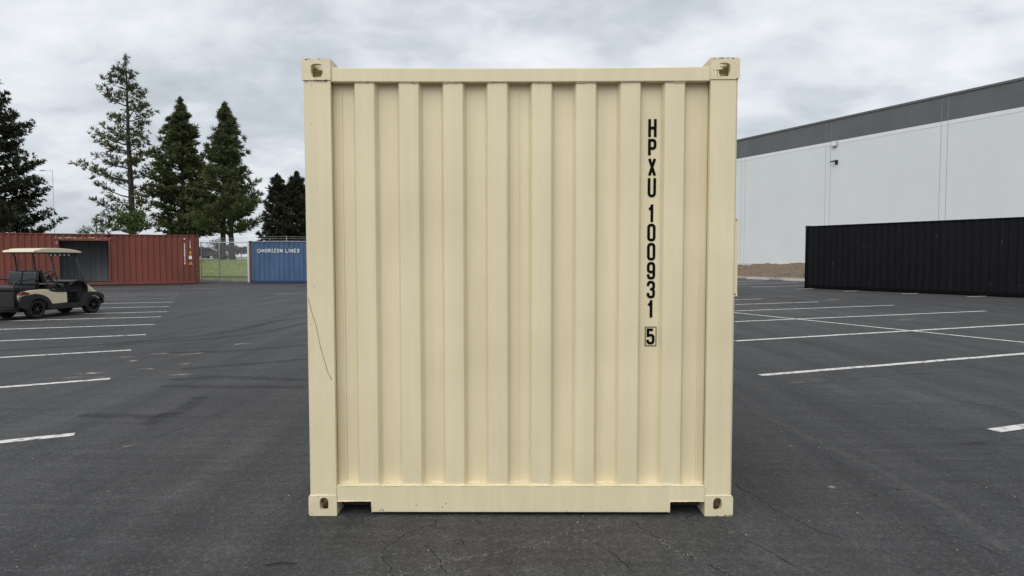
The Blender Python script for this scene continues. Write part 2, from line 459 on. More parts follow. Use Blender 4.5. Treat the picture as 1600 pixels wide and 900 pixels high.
BLKP = mat('black_container_paint', (.0042, .0046, .0062), rough=.55, color2=(.0022, .0025, .0036), scale=1.4, stretch=(1, 1, .5), spec=.22)
BLKR = mat('black_container_rail', (.0030, .0032, .0040), rough=.6, spec=.10)
GREYIN = mat('grey_interior_paint', (.33, .35, .375), rough=.8, color2=(.24, .255, .27), scale=2.0, stretch=(1, 1, .4))
WHITEDEC = mat('white_decal', (.72, .72, .70), rough=.6)
YELDEC = mat('yellow_decal', (.55, .26, .03), rough=.6)
SCUFFW = mat('bare_scuffed_metal', (.45, .40, .38), rough=.7, color2=(.15, .036, .027), scale=7, lo=.50, hi=.62)

# ================================================================== setting
LOT = R(-26.2)                                   # the lot's long direction
U = Vector((math.sin(LOT), math.cos(LOT), 0))    # away along the stalls
N = Vector((math.cos(LOT), -math.sin(LOT), 0))   # towards the warehouse
KERB0 = Vector((16.28, 37.69, 0))                # a point on the kerb's foot

terrain_m = mat('dry_ground', (.16, .14, .10), rough=.95, color2=(.10, .10, .06), scale=.05)
mb = MB(); mb.quad((-3000, -3000, -.06), (3000, -3000, -.06), (3000, 3000, -.06), (-3000, 3000, -.06))
structure(mb.build('terrain', terrain_m, recalc=False))
mb = MB(); mb.quad((-140, -80, 0), (90, -80, 0), (90, 70, 0), (-140, 70, 0))
lot = structure(mb.build('asphalt_lot', M_ASPH, recalc=False))

def ribbon(name, pts, width, z, material, parent, jitter=0.0, taper=False, sub=0):
    P = [Vector((p[0], p[1], 0)) for p in pts]
    if sub:
        Q = []
        for a_, b_ in zip(P[:-1], P[1:]):
            k = max(1, int((b_ - a_).length / sub))
            for i in range(k):
                Q.append(a_.lerp(b_, i / k))
        Q.append(P[-1]); 
        for i in range(1, len(Q) - 1):
            d = (Q[i + 1] - Q[i - 1]).normalized()
            Q[i] = Q[i] + Vector((-d.y, d.x, 0)) * random.gauss(0, jitter)
        P = Q
    n = len(P); vs_ = []; fs_ = []; uv = []
    tot = 0; acc = [0]
    for i in range(1, n): tot += (P[i] - P[i - 1]).length; acc.append(tot)
    for i, p in enumerate(P):
        a_ = P[max(0, i - 1)]; b_ = P[min(n - 1, i + 1)]
        d = (b_ - a_).normalized(); s_ = Vector((-d.y, d.x, 0))
        w = width * (random.uniform(.5, 1.4) if taper else 1)
        if taper and i in (0, n - 1): w *= .25
        vs_ += [p + s_ * w / 2, p - s_ * w / 2]
        uv += [(acc[i] / tot, 0), (acc[i] / tot, 1)]
    for i in range(n - 1): fs_.append((2 * i + 1, 2 * i + 3, 2 * i + 2, 2 * i))
    me = bpy.data.meshes.new(name)
    me.from_pydata([(v[0], v[1], z) for v in vs_], [], fs_)
    ul = me.uv_layers.new(name='UVMap')
    for lp in me.loops: ul.data[lp.index].uv = uv[lp.vertex_index]
    me.materials.append(material)
    o = bpy.data.objects.new(name, me); col.objects.link(o); o.parent = parent
    return o
def blotch(name, x, y, rx, ry, rot, z, material, parent):
    return ribbon(name, [(x - rx * math.cos(rot), y - rx * math.sin(rot)), (x + rx * math.cos(rot), y + rx * math.sin(rot))], 2 * ry, z, material, parent)

# painted stall lines, left row: right-hand ends, running off to the left
LL = [(-3.73, 1.68), (-4.98, 4.13), (-6.17, 6.54), (-7.1, 8.56), (-7.97, 10.41), (-8.83, 12.21), (-9.49, 13.69), (-10.39, 15.48),
      (-11.28, 17.37), (-12.25, 19.32), (-13.2, 21.25), (-13.97, 22.8), (-16.15, 27.18)]
LA = [63.5, 61, 63, 66, 70, 71, 71, 71, 71, 71, 71, 71, 71]
for i, ((x, y), a_) in enumerate(zip(LL, LA)):
    L_ = 5.6
    ribbon('parking_line', [(x - L_ * math.sin(R(a_)), y - L_ * math.cos(R(a_))), (x, y)], .105, .004, M_LINE if i < 9 else M_LINE_OLD, lot, sub=.4, jitter=.004)
LR = [((3.04, 4.35), (7.73, 6.13), .11), ((3.83, 7.6), (11.09, 10.36), .11), ((4.97, 10.93), (12.75, 13.75), .10), ((5.95, 13.79), (11.47, 15.81), .10),
      ((6.74, 16.1), (9.88, 17.27), .10), ((7.0, 18.1), (8.55, 18.7), .10),
      ((4.05, 1.80), (5.6, 2.36), .115),
      ((12.6, 33.7), (15.16, 35.2), .12), ((11.4, 30.4), (15.9, 32.6), .12), ((11.42, 27.38), (15.03, 29.1), .12), ((12.69, 25.43), (15.0, 26.5), .12),
      ((13.95, 23.60), (14.70, 23.86), .12), ((15.25, 21.72), (16.1, 22.02), .12), ((16.5, 19.84), (17.5, 20.2), .12)]
for a_, b_, w in LR:
    b2 = b_
    if a_ in ((3.04, 4.35), (3.83, 7.6)):
        d = Vector((b_[0] - a_[0], b_[1] - a_[1])).normalized() * 3.2; b2 = (b_[0] + d.x, b_[1] + d.y)
    ribbon('parking_line', [a_, b2], w, .004, M_LINE, lot, sub=.4, jitter=.004)
d = Vector((8.72 - 5.75, 7.38 - 13.2)).normalized()
ribbon('centre_line', [(5.75 - d.x * 4, 13.2 - d.y * 4), (8.72 + d.x * 9, 7.38 + d.y * 9)], .10, .008, M_LINE, lot, sub=.5, jitter=.004)

CRACKS = [[(-0.48, -0.05), (-0.48, -0.12), (-0.58, -0.19), (-0.65, -0.29), (-0.7, -0.41), (-0.69, -0.51), (-0.65, -0.59), (-0.6, -0.69), (-.55, -.9)],
 [(-0.52, -0.36), (-0.48, -0.4), (-0.44, -0.47), (-0.4, -0.54), (-0.35, -0.68)], [(-0.42, -0.36), (-0.32, -0.31), (-0.29, -0.39)], [(-0.26, -0.04), (-0.22, -0.13)],
 [(0.62, -0.04), (0.63, -0.1), (0.67, -0.19), (0.74, -0.31), (0.76, -0.41), (0.83, -0.48), (0.89, -0.56), (0.93, -0.62), (0.97, -0.68), (1.05, -.9)],
 [(0.39, -0.33), (0.45, -0.45), (0.49, -0.52), (0.53, -0.67)], [(1.4, 0.52), (1.42, 0.42), (1.47, 0.33)],
 [(1.41, 0.53), (1.44, 0.37), (1.47, 0.22), (1.51, 0.06), (1.61, -0.18), (1.7, -0.31)], [(4.27, 3.61), (4.39, 3.42), (4.51, 3.23), (4.55, 2.87), (4.69, 2.67), (4.75, 2.35)],
 [(3.11, 3.77), (3.46, 3.85), (3.88, 4.03), (4.72, 4.37), (5.69, 4.62)], [(1.18, -0.29), (1.26, -0.47), (1.32, -0.62)], [(2.17, -0.09), (2.25, -0.2), (2.33, -0.31), (2.4, -0.51)],
 [(-3.61, 0.75), (-3.56, 0.87), (-3.58, 1.05), (-3.58, 1.21), (-3.4, 1.32), (-3.26, 1.42), (-3.0, 1.61), (-2.91, 1.97), (-2.84, 2.2), (-2.86, 2.58)],
 [(-3.64, 4.29), (-3.25, 4.24), (-2.65, 4.4)]]
for i, c in enumerate(CRACKS):
    ribbon('crack', c, .005 if i < 8 or i > 10 else .008, .0012, M_CRACK, lot, sub=.03 if i < 8 else .07, jitter=.006, taper=True)
GRIT = [[(-0.62, -0.68), (-0.57, -0.67), (-0.49, -0.65), (-0.41, -0.59), (-0.31, -0.53), (-0.2, -0.49), (-0.11, -0.44), (0.0, -0.4), (0.07, -0.38), (0.14, -0.34), (0.22, -0.23), (0.33, -0.2), (0.45, -0.14), (0.55, -0.12)],
 [(0.74, -0.31), (0.76, -0.41), (0.83, -0.48), (0.89, -0.56), (0.93, -0.62), (0.98, -0.67)], [(2.61, 3.69), (2.75, 3.65), (3.04, 3.81)], [(1.13, -0.21), (1.16, -0.22), (1.23, -0.24)]]
for c in GRIT:
    ribbon('gritty_crack', c, .022, .0020, M_CRACKPALE, lot, sub=.02, jitter=.006, taper=True)
ribbon('scuff_mark', [(2.19, 2.74), (2.28, 2.31), (2.36, 1.82), (2.42, 1.31), (2.5, 0.81), (2.52, 0.34), (2.53, 0.06), (2.46, -0.43)], .10, .0015, M_SCUFF, lot, sub=.1, jitter=.004)
TYRES = [[(-7.12, 7.3), (-6.46, 7.73), (-5.88, 8.5), (-5.64, 9.74), (-5.6, 11.11), (-4.94, 12.4)], [(-6.94, 7.01), (-6.26, 7.38), (-5.52, 8.01), (-4.95, 9.03), (-4.74, 10.81)],
 [(-5.41, 6.24), (-4.65, 6.38), (-4.14, 6.66), (-3.55, 7.13)], [(-4.45, 4.79), (-4.04, 5.04), (-3.51, 5.31), (-3.07, 5.66)], [(-4.23, 4.06), (-3.77, 4.27), (-3.06, 4.14), (-2.55, 4.06)],
 [(-4.11, 3.7), (-3.39, 3.63), (-2.41, 3.63)], [(-3.38, 3.16), (-3.28, 2.58), (-3.33, 2.32), (-3.31, 1.97)], [(-4.13, 2.32), (-3.86, 2.32), (-3.45, 2.26), (-3.21, 2.44)],
 [(-9.2, 5.9), (-7.12, 7.15), (-6.0, 7.9)]]
for i, c in enumerate(TYRES):
    ribbon('tyre_mark', c, .24, .0015 + .0006 * (i % 4), M_TYRE, lot, sub=.25, jitter=.003)
DUST = [(-5.48, 4.49, .22, .10), (-4.26, 4.4, .17, .09), (-3.07, 1.35, .07, .04), (-5.49, 6.14, .2, .1), (-5.06, 6.07, .22, .1), (-4.91, 6.2, .14, .08), (-5.5, 5.47, .12, .08), (-4.93, 4.8, .14, .07),
        (-4.75, 7.21, .25, .1), (-5.51, 4.21, .15, .06), (-14.5, 26.3, 1.6, .25), (-5.13, 4.21, .12, .06), (-9.27, 22.06, 1.1, .3), (10.12, 20.19, .35, .25), (10.8, 18.25, .5, .3), (9.06, 11.32, .3, .15),
        (2.16, 1.36, .06, .05), (-5.8, 5.8, .16, .08), (-4.6, 5.2, .10, .06), (1.55, 1.3, .10, .05), (2.0, .45, .06, .04), (3.3, 3.9, .12, .06)]
for i, (x, y, rx, ry) in enumerate(DUST):
    blotch('dust_patch', x, y, rx, ry, R(12 + 9 * (i % 3)), .0030 + .0003 * (i % 3), M_DUST, lot)
for x, y, rx, ry in [(-6.02, 11.02, .38, .16), (-6.82, 8.66, .22, .1), (3.7, 1.45, .35, .07)]:
    blotch('oil_stain', x, y, rx, ry, R(15), .0034, M_DAMP, lot)

# a few loose bits lying on the asphalt
stone_m = mat('loose_stone', (.045, .042, .038), rough=.9, var=.4, scale=40)
stone_p = mat('pale_stone', (.30, .28, .24), rough=.9, var=.4, scale=40)
mbd = MB(); mbp = MB()
def pebble(mbx, x, y, r):
    vs_ = [(x + r * random.uniform(.6, 1.1) * math.cos(t), y + r * random.uniform(.6, 1.1) * math.sin(t), r * .12) for t in [k * 2 * math.pi / 6 for k in range(6)]]
    vs_.append((x + r * .2, y, r * random.uniform(.6, .9)))
    mbx.add(vs_, [(k, (k + 1) % 6, 6) for k in range(6)])
for _ in range(70):
    pebble(mbd, random.uniform(-4, 4), random.uniform(-.8, 5), random.uniform(.003, .010))
for x, y in [(2.22, .33), (2.42, .42)]: pebble(mbd, x, y, .017)
for _ in range(160):
    x, y = random.uniform(-5, 5), random.uniform(-.8, 6)
    pebble(mbp, x, y, random.uniform(.003, .008))
for c in GRIT:
    for p in c:
        for _ in range(3): pebble(mbp, p[0] + random.gauss(0, .015), p[1] + random.gauss(0, .01), random.uniform(.002, .005))
o = stuff(mbd.build('dark_grit', stone_m)); tag(o, 'dark grit and small stones scattered over the asphalt', 'grit')
o = stuff(mbp.build('pale_grit', stone_p)); tag(o, 'pale stone chips scattered over the asphalt and cracks', 'grit')
mb = MB(); mb.tube([(-1.235, -.60, .006), (-1.16, -.585, .012), (-1.09, -.585, .007)], .0032, 6)
tag(mb.build('twig', mat('dry_twig', (.02, .016, .012), rough=.9)), 'thin dark twig lying on the asphalt near the container\'s left corner', 'twig')

# ---- kerb, dirt bank and wheel stops by the warehouse
conc = mat('kerb_concrete', (.36, .345, .31), rough=.9, var=.25, scale=3, bump=.2, bscale=60)
def kpt(al, off, z): p = KERB0 + U * al + N * off; return (p.x, p.y, z)
mb = MB(); mb.prism([(0, 0), (.02, .15), (.17, .15), (.17, 0)], lambda p: kpt(-70, p[0], p[1]), lambda p: kpt(30, p[0], p[1]))
structure(mb.build('kerb', conc))
soil = mat('mulch_soil', (.185, .138, .095), rough=1.0, color2=(.105, .076, .052), scale=9, bump=.9, bscale=14, detail=9)
mb = MB(); nu, nv = 260, 26; vs_ = []
for i in range(nu + 1):
    al = -70 + 100 * i / nu
    for j in range(nv + 1):
        o_ = .17 + (5.2 - .17) * j / nv
        t = j / nv
        zz = .10 + .80 * (t ** .8) + (random.uniform(-.05, .05) + .11 * math.sin(al * .55) * math.sin(al * .23 + 1) * t + .05 * math.sin(al * 1.9 + 5 * t)) * min(1, 6 * t)
        vs_.append(kpt(al, o_, zz))
mb.add(vs_, [(i * (nv + 1) + j, i * (nv + 1) + j + 1, (i + 1) * (nv + 1) + j + 1, (i + 1) * (nv + 1) + j) for i in range(nu) for j in range(nv)])
structure(mb.build('dirt_bank', soil, smooth=False))
mbc = MB()
for _ in range(900):
    al = random.uniform(-3, 9); o_ = random.uniform(.3, 4.4); t = (o_ - .17) / 5.03
    p = kpt(al, o_, .10 + .80 * t ** .8)
    r = random.uniform(.02, .06)
    vs_ = [(p[0] + random.uniform(-r, r), p[1] + random.uniform(-r, r), p[2] + random.uniform(-.02, r)) for _ in range(5)]
    mbc.add(vs_, [(0, 1, 2), (0, 2, 3), (1, 3, 4), (2, 3, 4), (0, 1, 4)])
o = stuff(mbc.build('soil_clods', soil)); tag(o, 'brown clods and mulch covering the bank below the warehouse', 'soil')
WS = [(3.0, 'pale concrete wheel stop nearest the cream container edge'), (.15, 'pale concrete wheel stop midway below the dirt bank'), (-2.75, 'pale concrete wheel stop beside the black container\'s far end')]
for al, lab in WS:
    mb = MB()
    mb.prism([(-.09, 0), (-.07, .13), (.07, .13), (.09, 0)], lambda p, a=al: (p[0], -.85, p[1]), lambda p: (p[0], .85, p[1]))
    o = mb.build('wheel_stop', mat('wheel_stop_concrete', (.48, .47, .44), rough=.9, var=.2, scale=5), bevel=.012)
    p = KERB0 + U * al - N * .75; o.location = (p.x, p.y, 0); o.rotation_euler = (0, 0, -LOT)
    tag(o, lab, 'wheel stop', 'wheel stops along the kerb')

# ---- warehouse
wh_o = KERB0 + N * 5.0
wh = thing('warehouse', 'long pale grey tilt-up warehouse with dark grey parapet band', 'building', (wh_o.x, wh_o.y, 0), math.pi / 2 - LOT)
# local axes: +x = along U, -y = towards N (into the building); front face at y = 0
W_LIGHT = mat('pale_grey_wall_paint', (.690, .718, .728), rough=.85, color2=(.645, .674, .686), scale=.45, stretch=(1, 1, .6), lo=.3, hi=.7, bump=.12, bscale=8)
W_DARK = mat('dark_grey_band_paint', (.128, .137, .140), rough=.8, color2=(.104, .112, .115), scale=.6, lo=.3, hi=.7, bump=.1, bscale=8)
W_WHITE = mat('white_stripe_paint', (.74, .75, .76), rough=.8, var=.05, scale=2)
W_JOINT = mat('joint_sealant', (.34, .35, .355), rough=.9)
Z0, Z1, Z2, Z3, Z4 = .95, 8.86, 9.08, 10.45, 10.58
J0, PITCH, PIL = -.30, 7.43, .36
for k in range(-8, 5):
    a0 = J0 + PITCH * k
    for (b0, b1, nm) in ((a0 + PIL / 2, a0 + PITCH - PIL / 2, 'wall_panel'), (a0 - PIL / 2, a0 + PIL / 2, 'wall_strip')):
        x0, x1 = b0 + .016, b1 - .016
        mb = MB(); mb.box(x0, x1, -.25, 0, Z0, Z1); mb.build(nm, W_LIGHT, wh, bevel=.006, bseg=1)
        mb = MB(); mb.box(x0, x1, -.25, .006, Z2, Z3); mb.build('parapet_panel', W_DARK, wh, bevel=.006, bseg=1)
        mb = MB(); mb.box(x0 - .003, x1 + .003, -.25, .010, Z1, Z2); mb.build('white_stripe', W_WHITE, wh)
mb = MB(); mb.box(J0 - 8.5 * PITCH, J0 + 5.2 * PITCH, -.27, -.014, Z0 - .5, Z3 - .02); mb.build('joint_backing', W_JOINT, wh)
mb = MB(); mb.box(J0 - 8.5 * PITCH, J0 + 5.2 * PITCH, -.30, .05, Z3, Z4); mb.build('parapet_coping', mat('coping_metal', (.115, .12, .122), rough=.55, var=.1), wh, bevel=.01)
mb = MB(); mb.box(J0 - 8.5 * PITCH, J0 + 5.2 * PITCH, -.25, .035, .2, Z0); mb.build('foundation_strip', mat('pale_foundation', (.58, .59, .58), rough=.9, var=.15, scale=2), wh)
mb = MB(); mb.box(J0 - 8.5 * PITCH, J0 + 5.2 * PITCH, -40, -.28, .2, Z3 - .5); mb.build('building_core', W_LIGHT, wh)
def wall_prop(al, z): p = wh_o + U * al; return (p.x, p.y, z)
lt = thing('wall_light', 'small white wall light box on the warehouse white stripe', 'light', wall_prop(-.82, 8.72), math.pi / 2 - LOT)
mb = MB(); mb.prism([(0, 0), (.12, 0), (.15, .06), (.15, .34), (0, .34)], lambda p: (-.17, .012 + p[0], p[1]), lambda p: (.17, .012 + p[0], p[1])); mb.build('housing', W_WHITE, lt, bevel=.012)
mb = MB(); mb.box(-.13, .13, .03, .11, -.03, -.002); mb.build('lens', mat('light_lens', (.10, .10, .10), rough=.3), lt)
mb = MB(); mb.box(-.19, -.173, .02, .12, .02, .32); mb.build('side_bracket', W_JOINT, lt)
cmn = thing('security_camera', 'small black security camera on an arm fixed to the warehouse wall', 'camera', wall_prop(-.98, 7.70), math.pi / 2 - LOT)
cb = mat('black_plastic', (.012, .012, .013), rough=.5)
mb = MB(); mb.box(-.09, .09, .002, .10, -.16, .12); mb.build('mount', cb, cmn, bevel=.015)
mb = MB(); mb.tube([(0, .08, .02), (.05, .26, .04)], .03, 8); mb.build('arm', cb, cmn)
mb = MB(); mb.tube([(-.06, .20, .05), (.34, .24, .02)], [.055, .042], 10); mb.build('camera_body', cb, cmn)

# ================================================================== shipping containers
def raycast(poly, c, ang):
    d = (math.cos(ang), math.sin(ang)); best = None
    n = len(poly)
    for i in range(n):
        ax, ay = poly[i]; bx, by = poly[(i + 1) % n]
        ex, ey = bx - ax, by - ay
        det = d[0] * -ey + d[1] * ex
        if abs(det) < 1e-12: continue
        rx, ry = ax - c[0], ay - c[1]
        t = (rx * -ey + ry * ex) / det
        s_ = (d[0] * ry - d[1] * rx) / det
        if t > 0 and -1e-9 <= s_ <= 1 + 1e-9 and (best is None or t > best): best = t
    return (c[0] + d[0] * best, c[1] + d[1] * best)
def ring_face(mb, outline, hole, c, fn, fn_in=None):
    """Face with a hole; fn maps the 2D point to 3D, fn_in (optional) is the far end of the hole's tunnel."""
    angs = sorted({round(math.atan2(p[1] - c[1], p[0] - c[0]), 6) for p in list(outline) + list(hole)})
    o = [raycast(outline, c, a_) for a_ in angs]; h = [raycast(hole, c, a_) for a_ in angs]
    n = len(angs)
    mb.add([fn(p) for p in o] + [fn(p) for p in h], [(i, (i + 1) % n, (i + 1) % n + n, i + n) for i in range(n)])
    if fn_in: mb.add([fn(p) for p in h] + [fn_in(p) for p in h], [(i, (i + 1) % n, (i + 1) % n + n, i + n) for i in range(n)])
def stadium(cx, cz, w, h, n=6):
    r = min(w, h) / 2; pts = []
    if h >= w: 
        pts += [(cx + r * math.cos(R(t)), cz + h / 2 - r + r * math.sin(R(t))) for t in np.linspace(0, 180, n + 1)]
        pts += [(cx + r * math.cos(R(t)), cz - h / 2 + r + r * math.sin(R(t))) for t in np.linspace(180, 360, n + 1)]
    else:
        pts += [(cx + w / 2 - r + r * math.cos(R(t)), cz + r * math.sin(R(t))) for t in np.linspace(-90, 90, n + 1)]
        pts += [(cx - w / 2 + r + r * math.cos(R(t)), cz + r * math.sin(R(t))) for t in np.linspace(90, 270, n + 1)]
    return pts
CW, CH, CD = .162, .118, .178
def casting(name, parent, corner, sx, sy, top, material):
    """Hollow ISO corner fitting. corner = outer corner; sx, sy = inward directions; end face in the xz plane."""
    mb = MB()
    r = .016
    ol = [(CW, 0), (CW, CH)] + [(r - r * math.sin(R(t)), CH - r + r * math.cos(R(t))) for t in (0, 22, 45, 68, 90)] + [(0, r * .5), (r * .5, 0)]
    if top:     # shield-shaped opening
        hc = (.086, CH - .068)
        hole = [(hc[0] - .033, hc[1] + .026)] + [(hc[0] + .033 * math.sin(R(t)), hc[1] + .026 + .014 * math.cos(R(t))) for t in (-50, -25, 0, 25, 50)] + [(hc[0] + .033, hc[1] + .026)]
        hole += [(hc[0] + .033 * math.cos(R(t)), hc[1] - .006 + .036 * math.sin(R(t))) for t in np.linspace(0, -180, 9)]
    else:
        hc = (.089, CH - .069); hole = stadium(hc[0], hc[1], .051, .078)
    sz = 1 if top else -1
    def P(x, y, z): return (corner[0] + sx * x, corner[1] + sy * y, corner[2] + sz * (z - CH))
    i_ = .024
    ring_face(mb, ol, hole, hc, lambda p: P(p[0], 0, p[1]), lambda p: P(p[0], .030, p[1]))
    inner = [(i_, i_), (CW - i_, i_), (CW - i_, CH - i_), (i_, CH - i_)]
    ring_face(mb, inner, hole, hc, lambda p: P(p[0], .030, p[1]))
    # outer shell
    n = len(ol)
    for k in range(n):
        a_, b_ = ol[k], ol[(k + 1) % n]
        if a_ == (CW, CH) or (abs(a_[0]) < 1e-9 and abs(b_[0]) < 1e-9): continue
        mb.quad(P(a_[0], 0, a_[1]), P(b_[0], 0, b_[1]), P(b_[0], CD, b_[1]), P(a_[0], CD, a_[1]))
    tr = [(r, 0), (CW, 0), (CW, CD), (r, CD)]
    th = stadium(.086, .089, .062, .12)
    ring_face(mb, tr, th, (.086, .089), lambda p: P(p[0], p[1], CH), lambda p: P(p[0], p[1], CH - i_))
    ring_face(mb, [(i_, .03), (CW - i_, .03), (CW - i_, CD - i_), (i_, CD - i_)], th, (.086, .089), lambda p: P(p[0], p[1], CH - i_))
    so = [(0, r * .5), (CD, r * .5), (CD, CH - r), (0, CH - r)]
    sh = stadium(.089, .058, .08, .055)
    ring_face(mb, so, sh, (.089, .058), lambda p: P(0, p[0], p[1]), lambda p: P(i_, p[0], p[1]))
    ring_face(mb, [(.03, i_), (CD - i_, i_), (CD - i_, CH - i_), (.03, CH - i_)], sh, (.089, .058), lambda p: P(i_, p[0], p[1]))
    mb.add([P(p[0], CD, p[1]) for p in ol], [tuple(range(n))])
    mb.quad(P(i_, CD - i_, i_), P(CW - i_, CD - i_, i_), P(CW - i_, CD - i_, CH - i_), P(i_, CD - i_, CH - i_))
    mb.quad(P(CW - i_, .03, i_), P(CW - i_, CD - i_, i_), P(CW - i_, CD - i_, CH - i_), P(CW - i_, .03, CH - i_))
    mb.quad(P(i_, .03, i_), P(CW - i_, .03, i_), P(CW - i_, CD - i_, i_), P(i_, CD - i_, i_))
    return mb.build(name, material, parent, recalc=False)

def corr(x0, x1, pitch, flat, flank, depth, start_out=False, lead=0.0):
    """Trapezoid corrugation outline from x0 to x1: list of (x, d), d = 0 proud, depth = recessed."""
    pts = [(x0, 0 if start_out else depth)]
    x = x0 + lead; out = start_out
    rec = pitch - flat - 2 * flank
    while x < x1 - 1e-6:
        if out:
            pts += [(x, 0), (min(x + flat, x1), 0)]; x += flat + flank
        else:
            pts += [(x, depth), (min(x + rec, x1), depth)]; x += rec + flank
        out = not out
    pts = [p for p in pts if p[0] <= x1]
    if pts[-1][0] < x1 - 1e-6: pts.append((x1, pts[-1][1]))
    q = [pts[0]]
    for p in pts[1:]:
        if p[0] - q[-1][0] > 1e-6: q.append(p)
    return q
def sheet(mb, prof, fn, z0, z1, nz=1):
    n = len(prof)
    vs_ = []
    for k in range(nz + 1):
        z = z0 + (z1 - z0) * k / nz
        vs_ += [fn(x, d, z) for x, d in prof]
    mb.add(vs_, [(k * n + i, k * n + i + 1, (k + 1) * n + i + 1, (k + 1) * n + i) for k in range(nz) for i in range(n - 1)])

CWID = 2.438
def far_container(name, label, loc, rz, L, H, paint, rail, post, group=None, opening=None, inside=None, postm2=None):
    """Long-side view container: x 0..L along the visible side (y = 0), depth to +y."""
    t = thing(name, label, 'container', loc, rz, group)
    for (x, sx) in ((0, 1), (L, -1)):
        for (y, sy) in ((0, 1), (CWID, -1)):
            for (z, tp) in ((0, False), (H, True)):
                casting('corner_casting', t, (x, y, z), sx, sy, tp, post if x == L else (postm2 or post))
            mb = MB()
            mb.box(min(x + sx * .006, x + sx * .15), max(x + sx * .006, x + sx * .15), min(y + sy * .006, y + sy * .15), max(y + sy * .006, y + sy * .15), CH, H - CH)
            mb.build('corner_post', post if x == L else (postm2 or post), t, bevel=.008)
    for (y0, y1) in ((.008, .07), (CWID - .07, CWID - .008)):
        mb = MB(); mb.box(CD, L - CD, y0, y1, H - .075, H - .018); mb.build('top_rail', rail, t, bevel=.006)
        mb = MB(); mb.box(CD, L - CD, y0, y1, .03, .165); mb.build('bottom_rail', rail, t, bevel=.006)
    pr = corr(.15, L - .15, .278, .104, .034, .036, True, .0)
    if opening:
        xa, xb, za, zb = opening
        for (q0, q1, w0, w1) in ((.15, xa, .165, H - .075), (xb, L - .15, .165, H - .075), (xa, xb, zb, H - .075)):
            mb = MB(); sheet(mb, [p for p in corr(.15, L - .15, .278, .104, .034, .036, True) if q0 <= p[0] <= q1] , lambda x, d, z: (x, .022 + d, z), w0, w1)
            mb.build('side_panel', paint, t, recalc=False)
        fr = MB(); fr.box(xa - .05, xa + .015, -.004, .10, .165, zb); fr.build('opening_jamb', rail, t)
        fr = MB(); fr.box(xb - .015, xb + .05, -.004, .10, .165, zb); fr.build('opening_jamb', rail, t)
        fr = MB(); fr.box(xa - .05, xb + .05, -.004, .09, zb, zb + .06); fr.build('opening_lintel', rail, t)
        mb = MB(); sheet(mb, corr(.15, L - .15, .278, .104, .034, .036, True), lambda x, d, z: (x, CWID - .06 - d, z), .165, H - .075); mb.build('back_wall_lining', inside, t, recalc=False)
        mb = MB(); mb.box(.1, L - .1, .08, CWID - .10, .12, .165); mb.build('floor', mat('container_plywood', (.10, .075, .05), rough=.9), t)
    else:
        mb = MB(); sheet(mb, pr, lambda x, d, z: (x, .022 + d, z), .165, H - .075); mb.build('side_panel', paint, t, recalc=False)
        mb = MB(); mb.box(.1, L - .1, .08, CWID - .08, .10, .15); mb.build('floor', UNDER, t)
    mb = MB(); sheet(mb, pr, lambda x, d, z: (x, CWID - .022 - d, z), .165, H - .075); mb.build('side_panel', paint, t, recalc=False)
    for x, s_ in ((.022, 1), (L - .022, -1)):
        mb = MB(); sheet(mb, corr(.15, CWID - .15, .25, .11, .016, .045, False, .06), lambda q, d, z: (x + s_ * d, q, z), .12, H - .08); mb.build('end_panel', paint, t, recalc=False)
        mb = MB(); mb.box(min(x, x + s_ * .09), max(x, x + s_ * .09), CW, CWID - CW, .03, .16); mb.build('end_sill', rail, t)
        mb = MB(); mb.box(min(x, x + s_ * .09), max(x, x + s_ * .09), CW, CWID - CW, H - .13, H - .05); mb.build('end_header', rail, t)
    mb = MB(); vs_ = []
    rp = corr(.12, L - .12, .209, .091, .0136, .020, True)
    mb.add([(x, .03, H - .022 - d) for x, d in rp] + [(x, CWID - .03, H - .022 - d) for x, d in rp], [(i, i + 1, i + 1 + len(rp), i + len(rp)) for i in range(len(rp) - 1)])
    mb.build('roof', paint, t, recalc=False)
    return t

# ------------------------------------------------ the cream container in front
H0 = 2.591
LEN = 6.058
main = thing('shipping_container', 'cream shipping container standing closest, end wall marked HPXU 100931 5', 'container', (0, 0, 0))
XH = CWID / 2
for x, sx in ((-XH, 1), (XH, -1)):
    for y, sy in ((0, 1), (LEN, -1)):
        casting('corner_casting', main, (x, y, 0), sx, sy, False, CREAM_B)
        casting('corner_casting', main, (x, y, H0), sx, sy, True, CREAM_B)
        # folded corner post: wide front face, deep side face
        x0 = x + sx * .006; x1 = x + sx * .160
        y0 = y + sy * .005
        mb = MB()
        prof = [(x0, y0 + sy * .012), (x0 + sx * .012, y0), (x1, y0), (x1, y0 + sy * .014), (x1 - sx * .004, y0 + sy * .05), (x0 + sx * .05, y0 + sy * .15), (x0, y0 + sy * .15)]
        mb.prism(prof, lambda p: (p[0], p[1], CH), lambda p: (p[0], p[1], H0 - CH))
        mb.build('corner_post', CREAM, main, bevel=.004)
# header with the slight sag seen in the photo
mb = MB(); pts_t = []; pts_b = []
for k in range(17):
    x = -XH + CW + (CWID - 2 * CW) * k / 16
    s_ = 1 - ((k - 8) / 8) ** 2
    pts_t.append((x, H0 - .046 - .0065 * s_)); pts_b.append((x, H0 - .125 - .003 * s_))
mb.prism_y(pts_b + pts_t[::-1], .010, .085)
mb.build('header', CREAM, main, bevel=.005)
mb = MB(); mb.box(-XH + CW, XH - CW, LEN - .085, LEN - .010, H0 - .134, H0 - .055); mb.build('header', CREAM, main, bevel=.005)
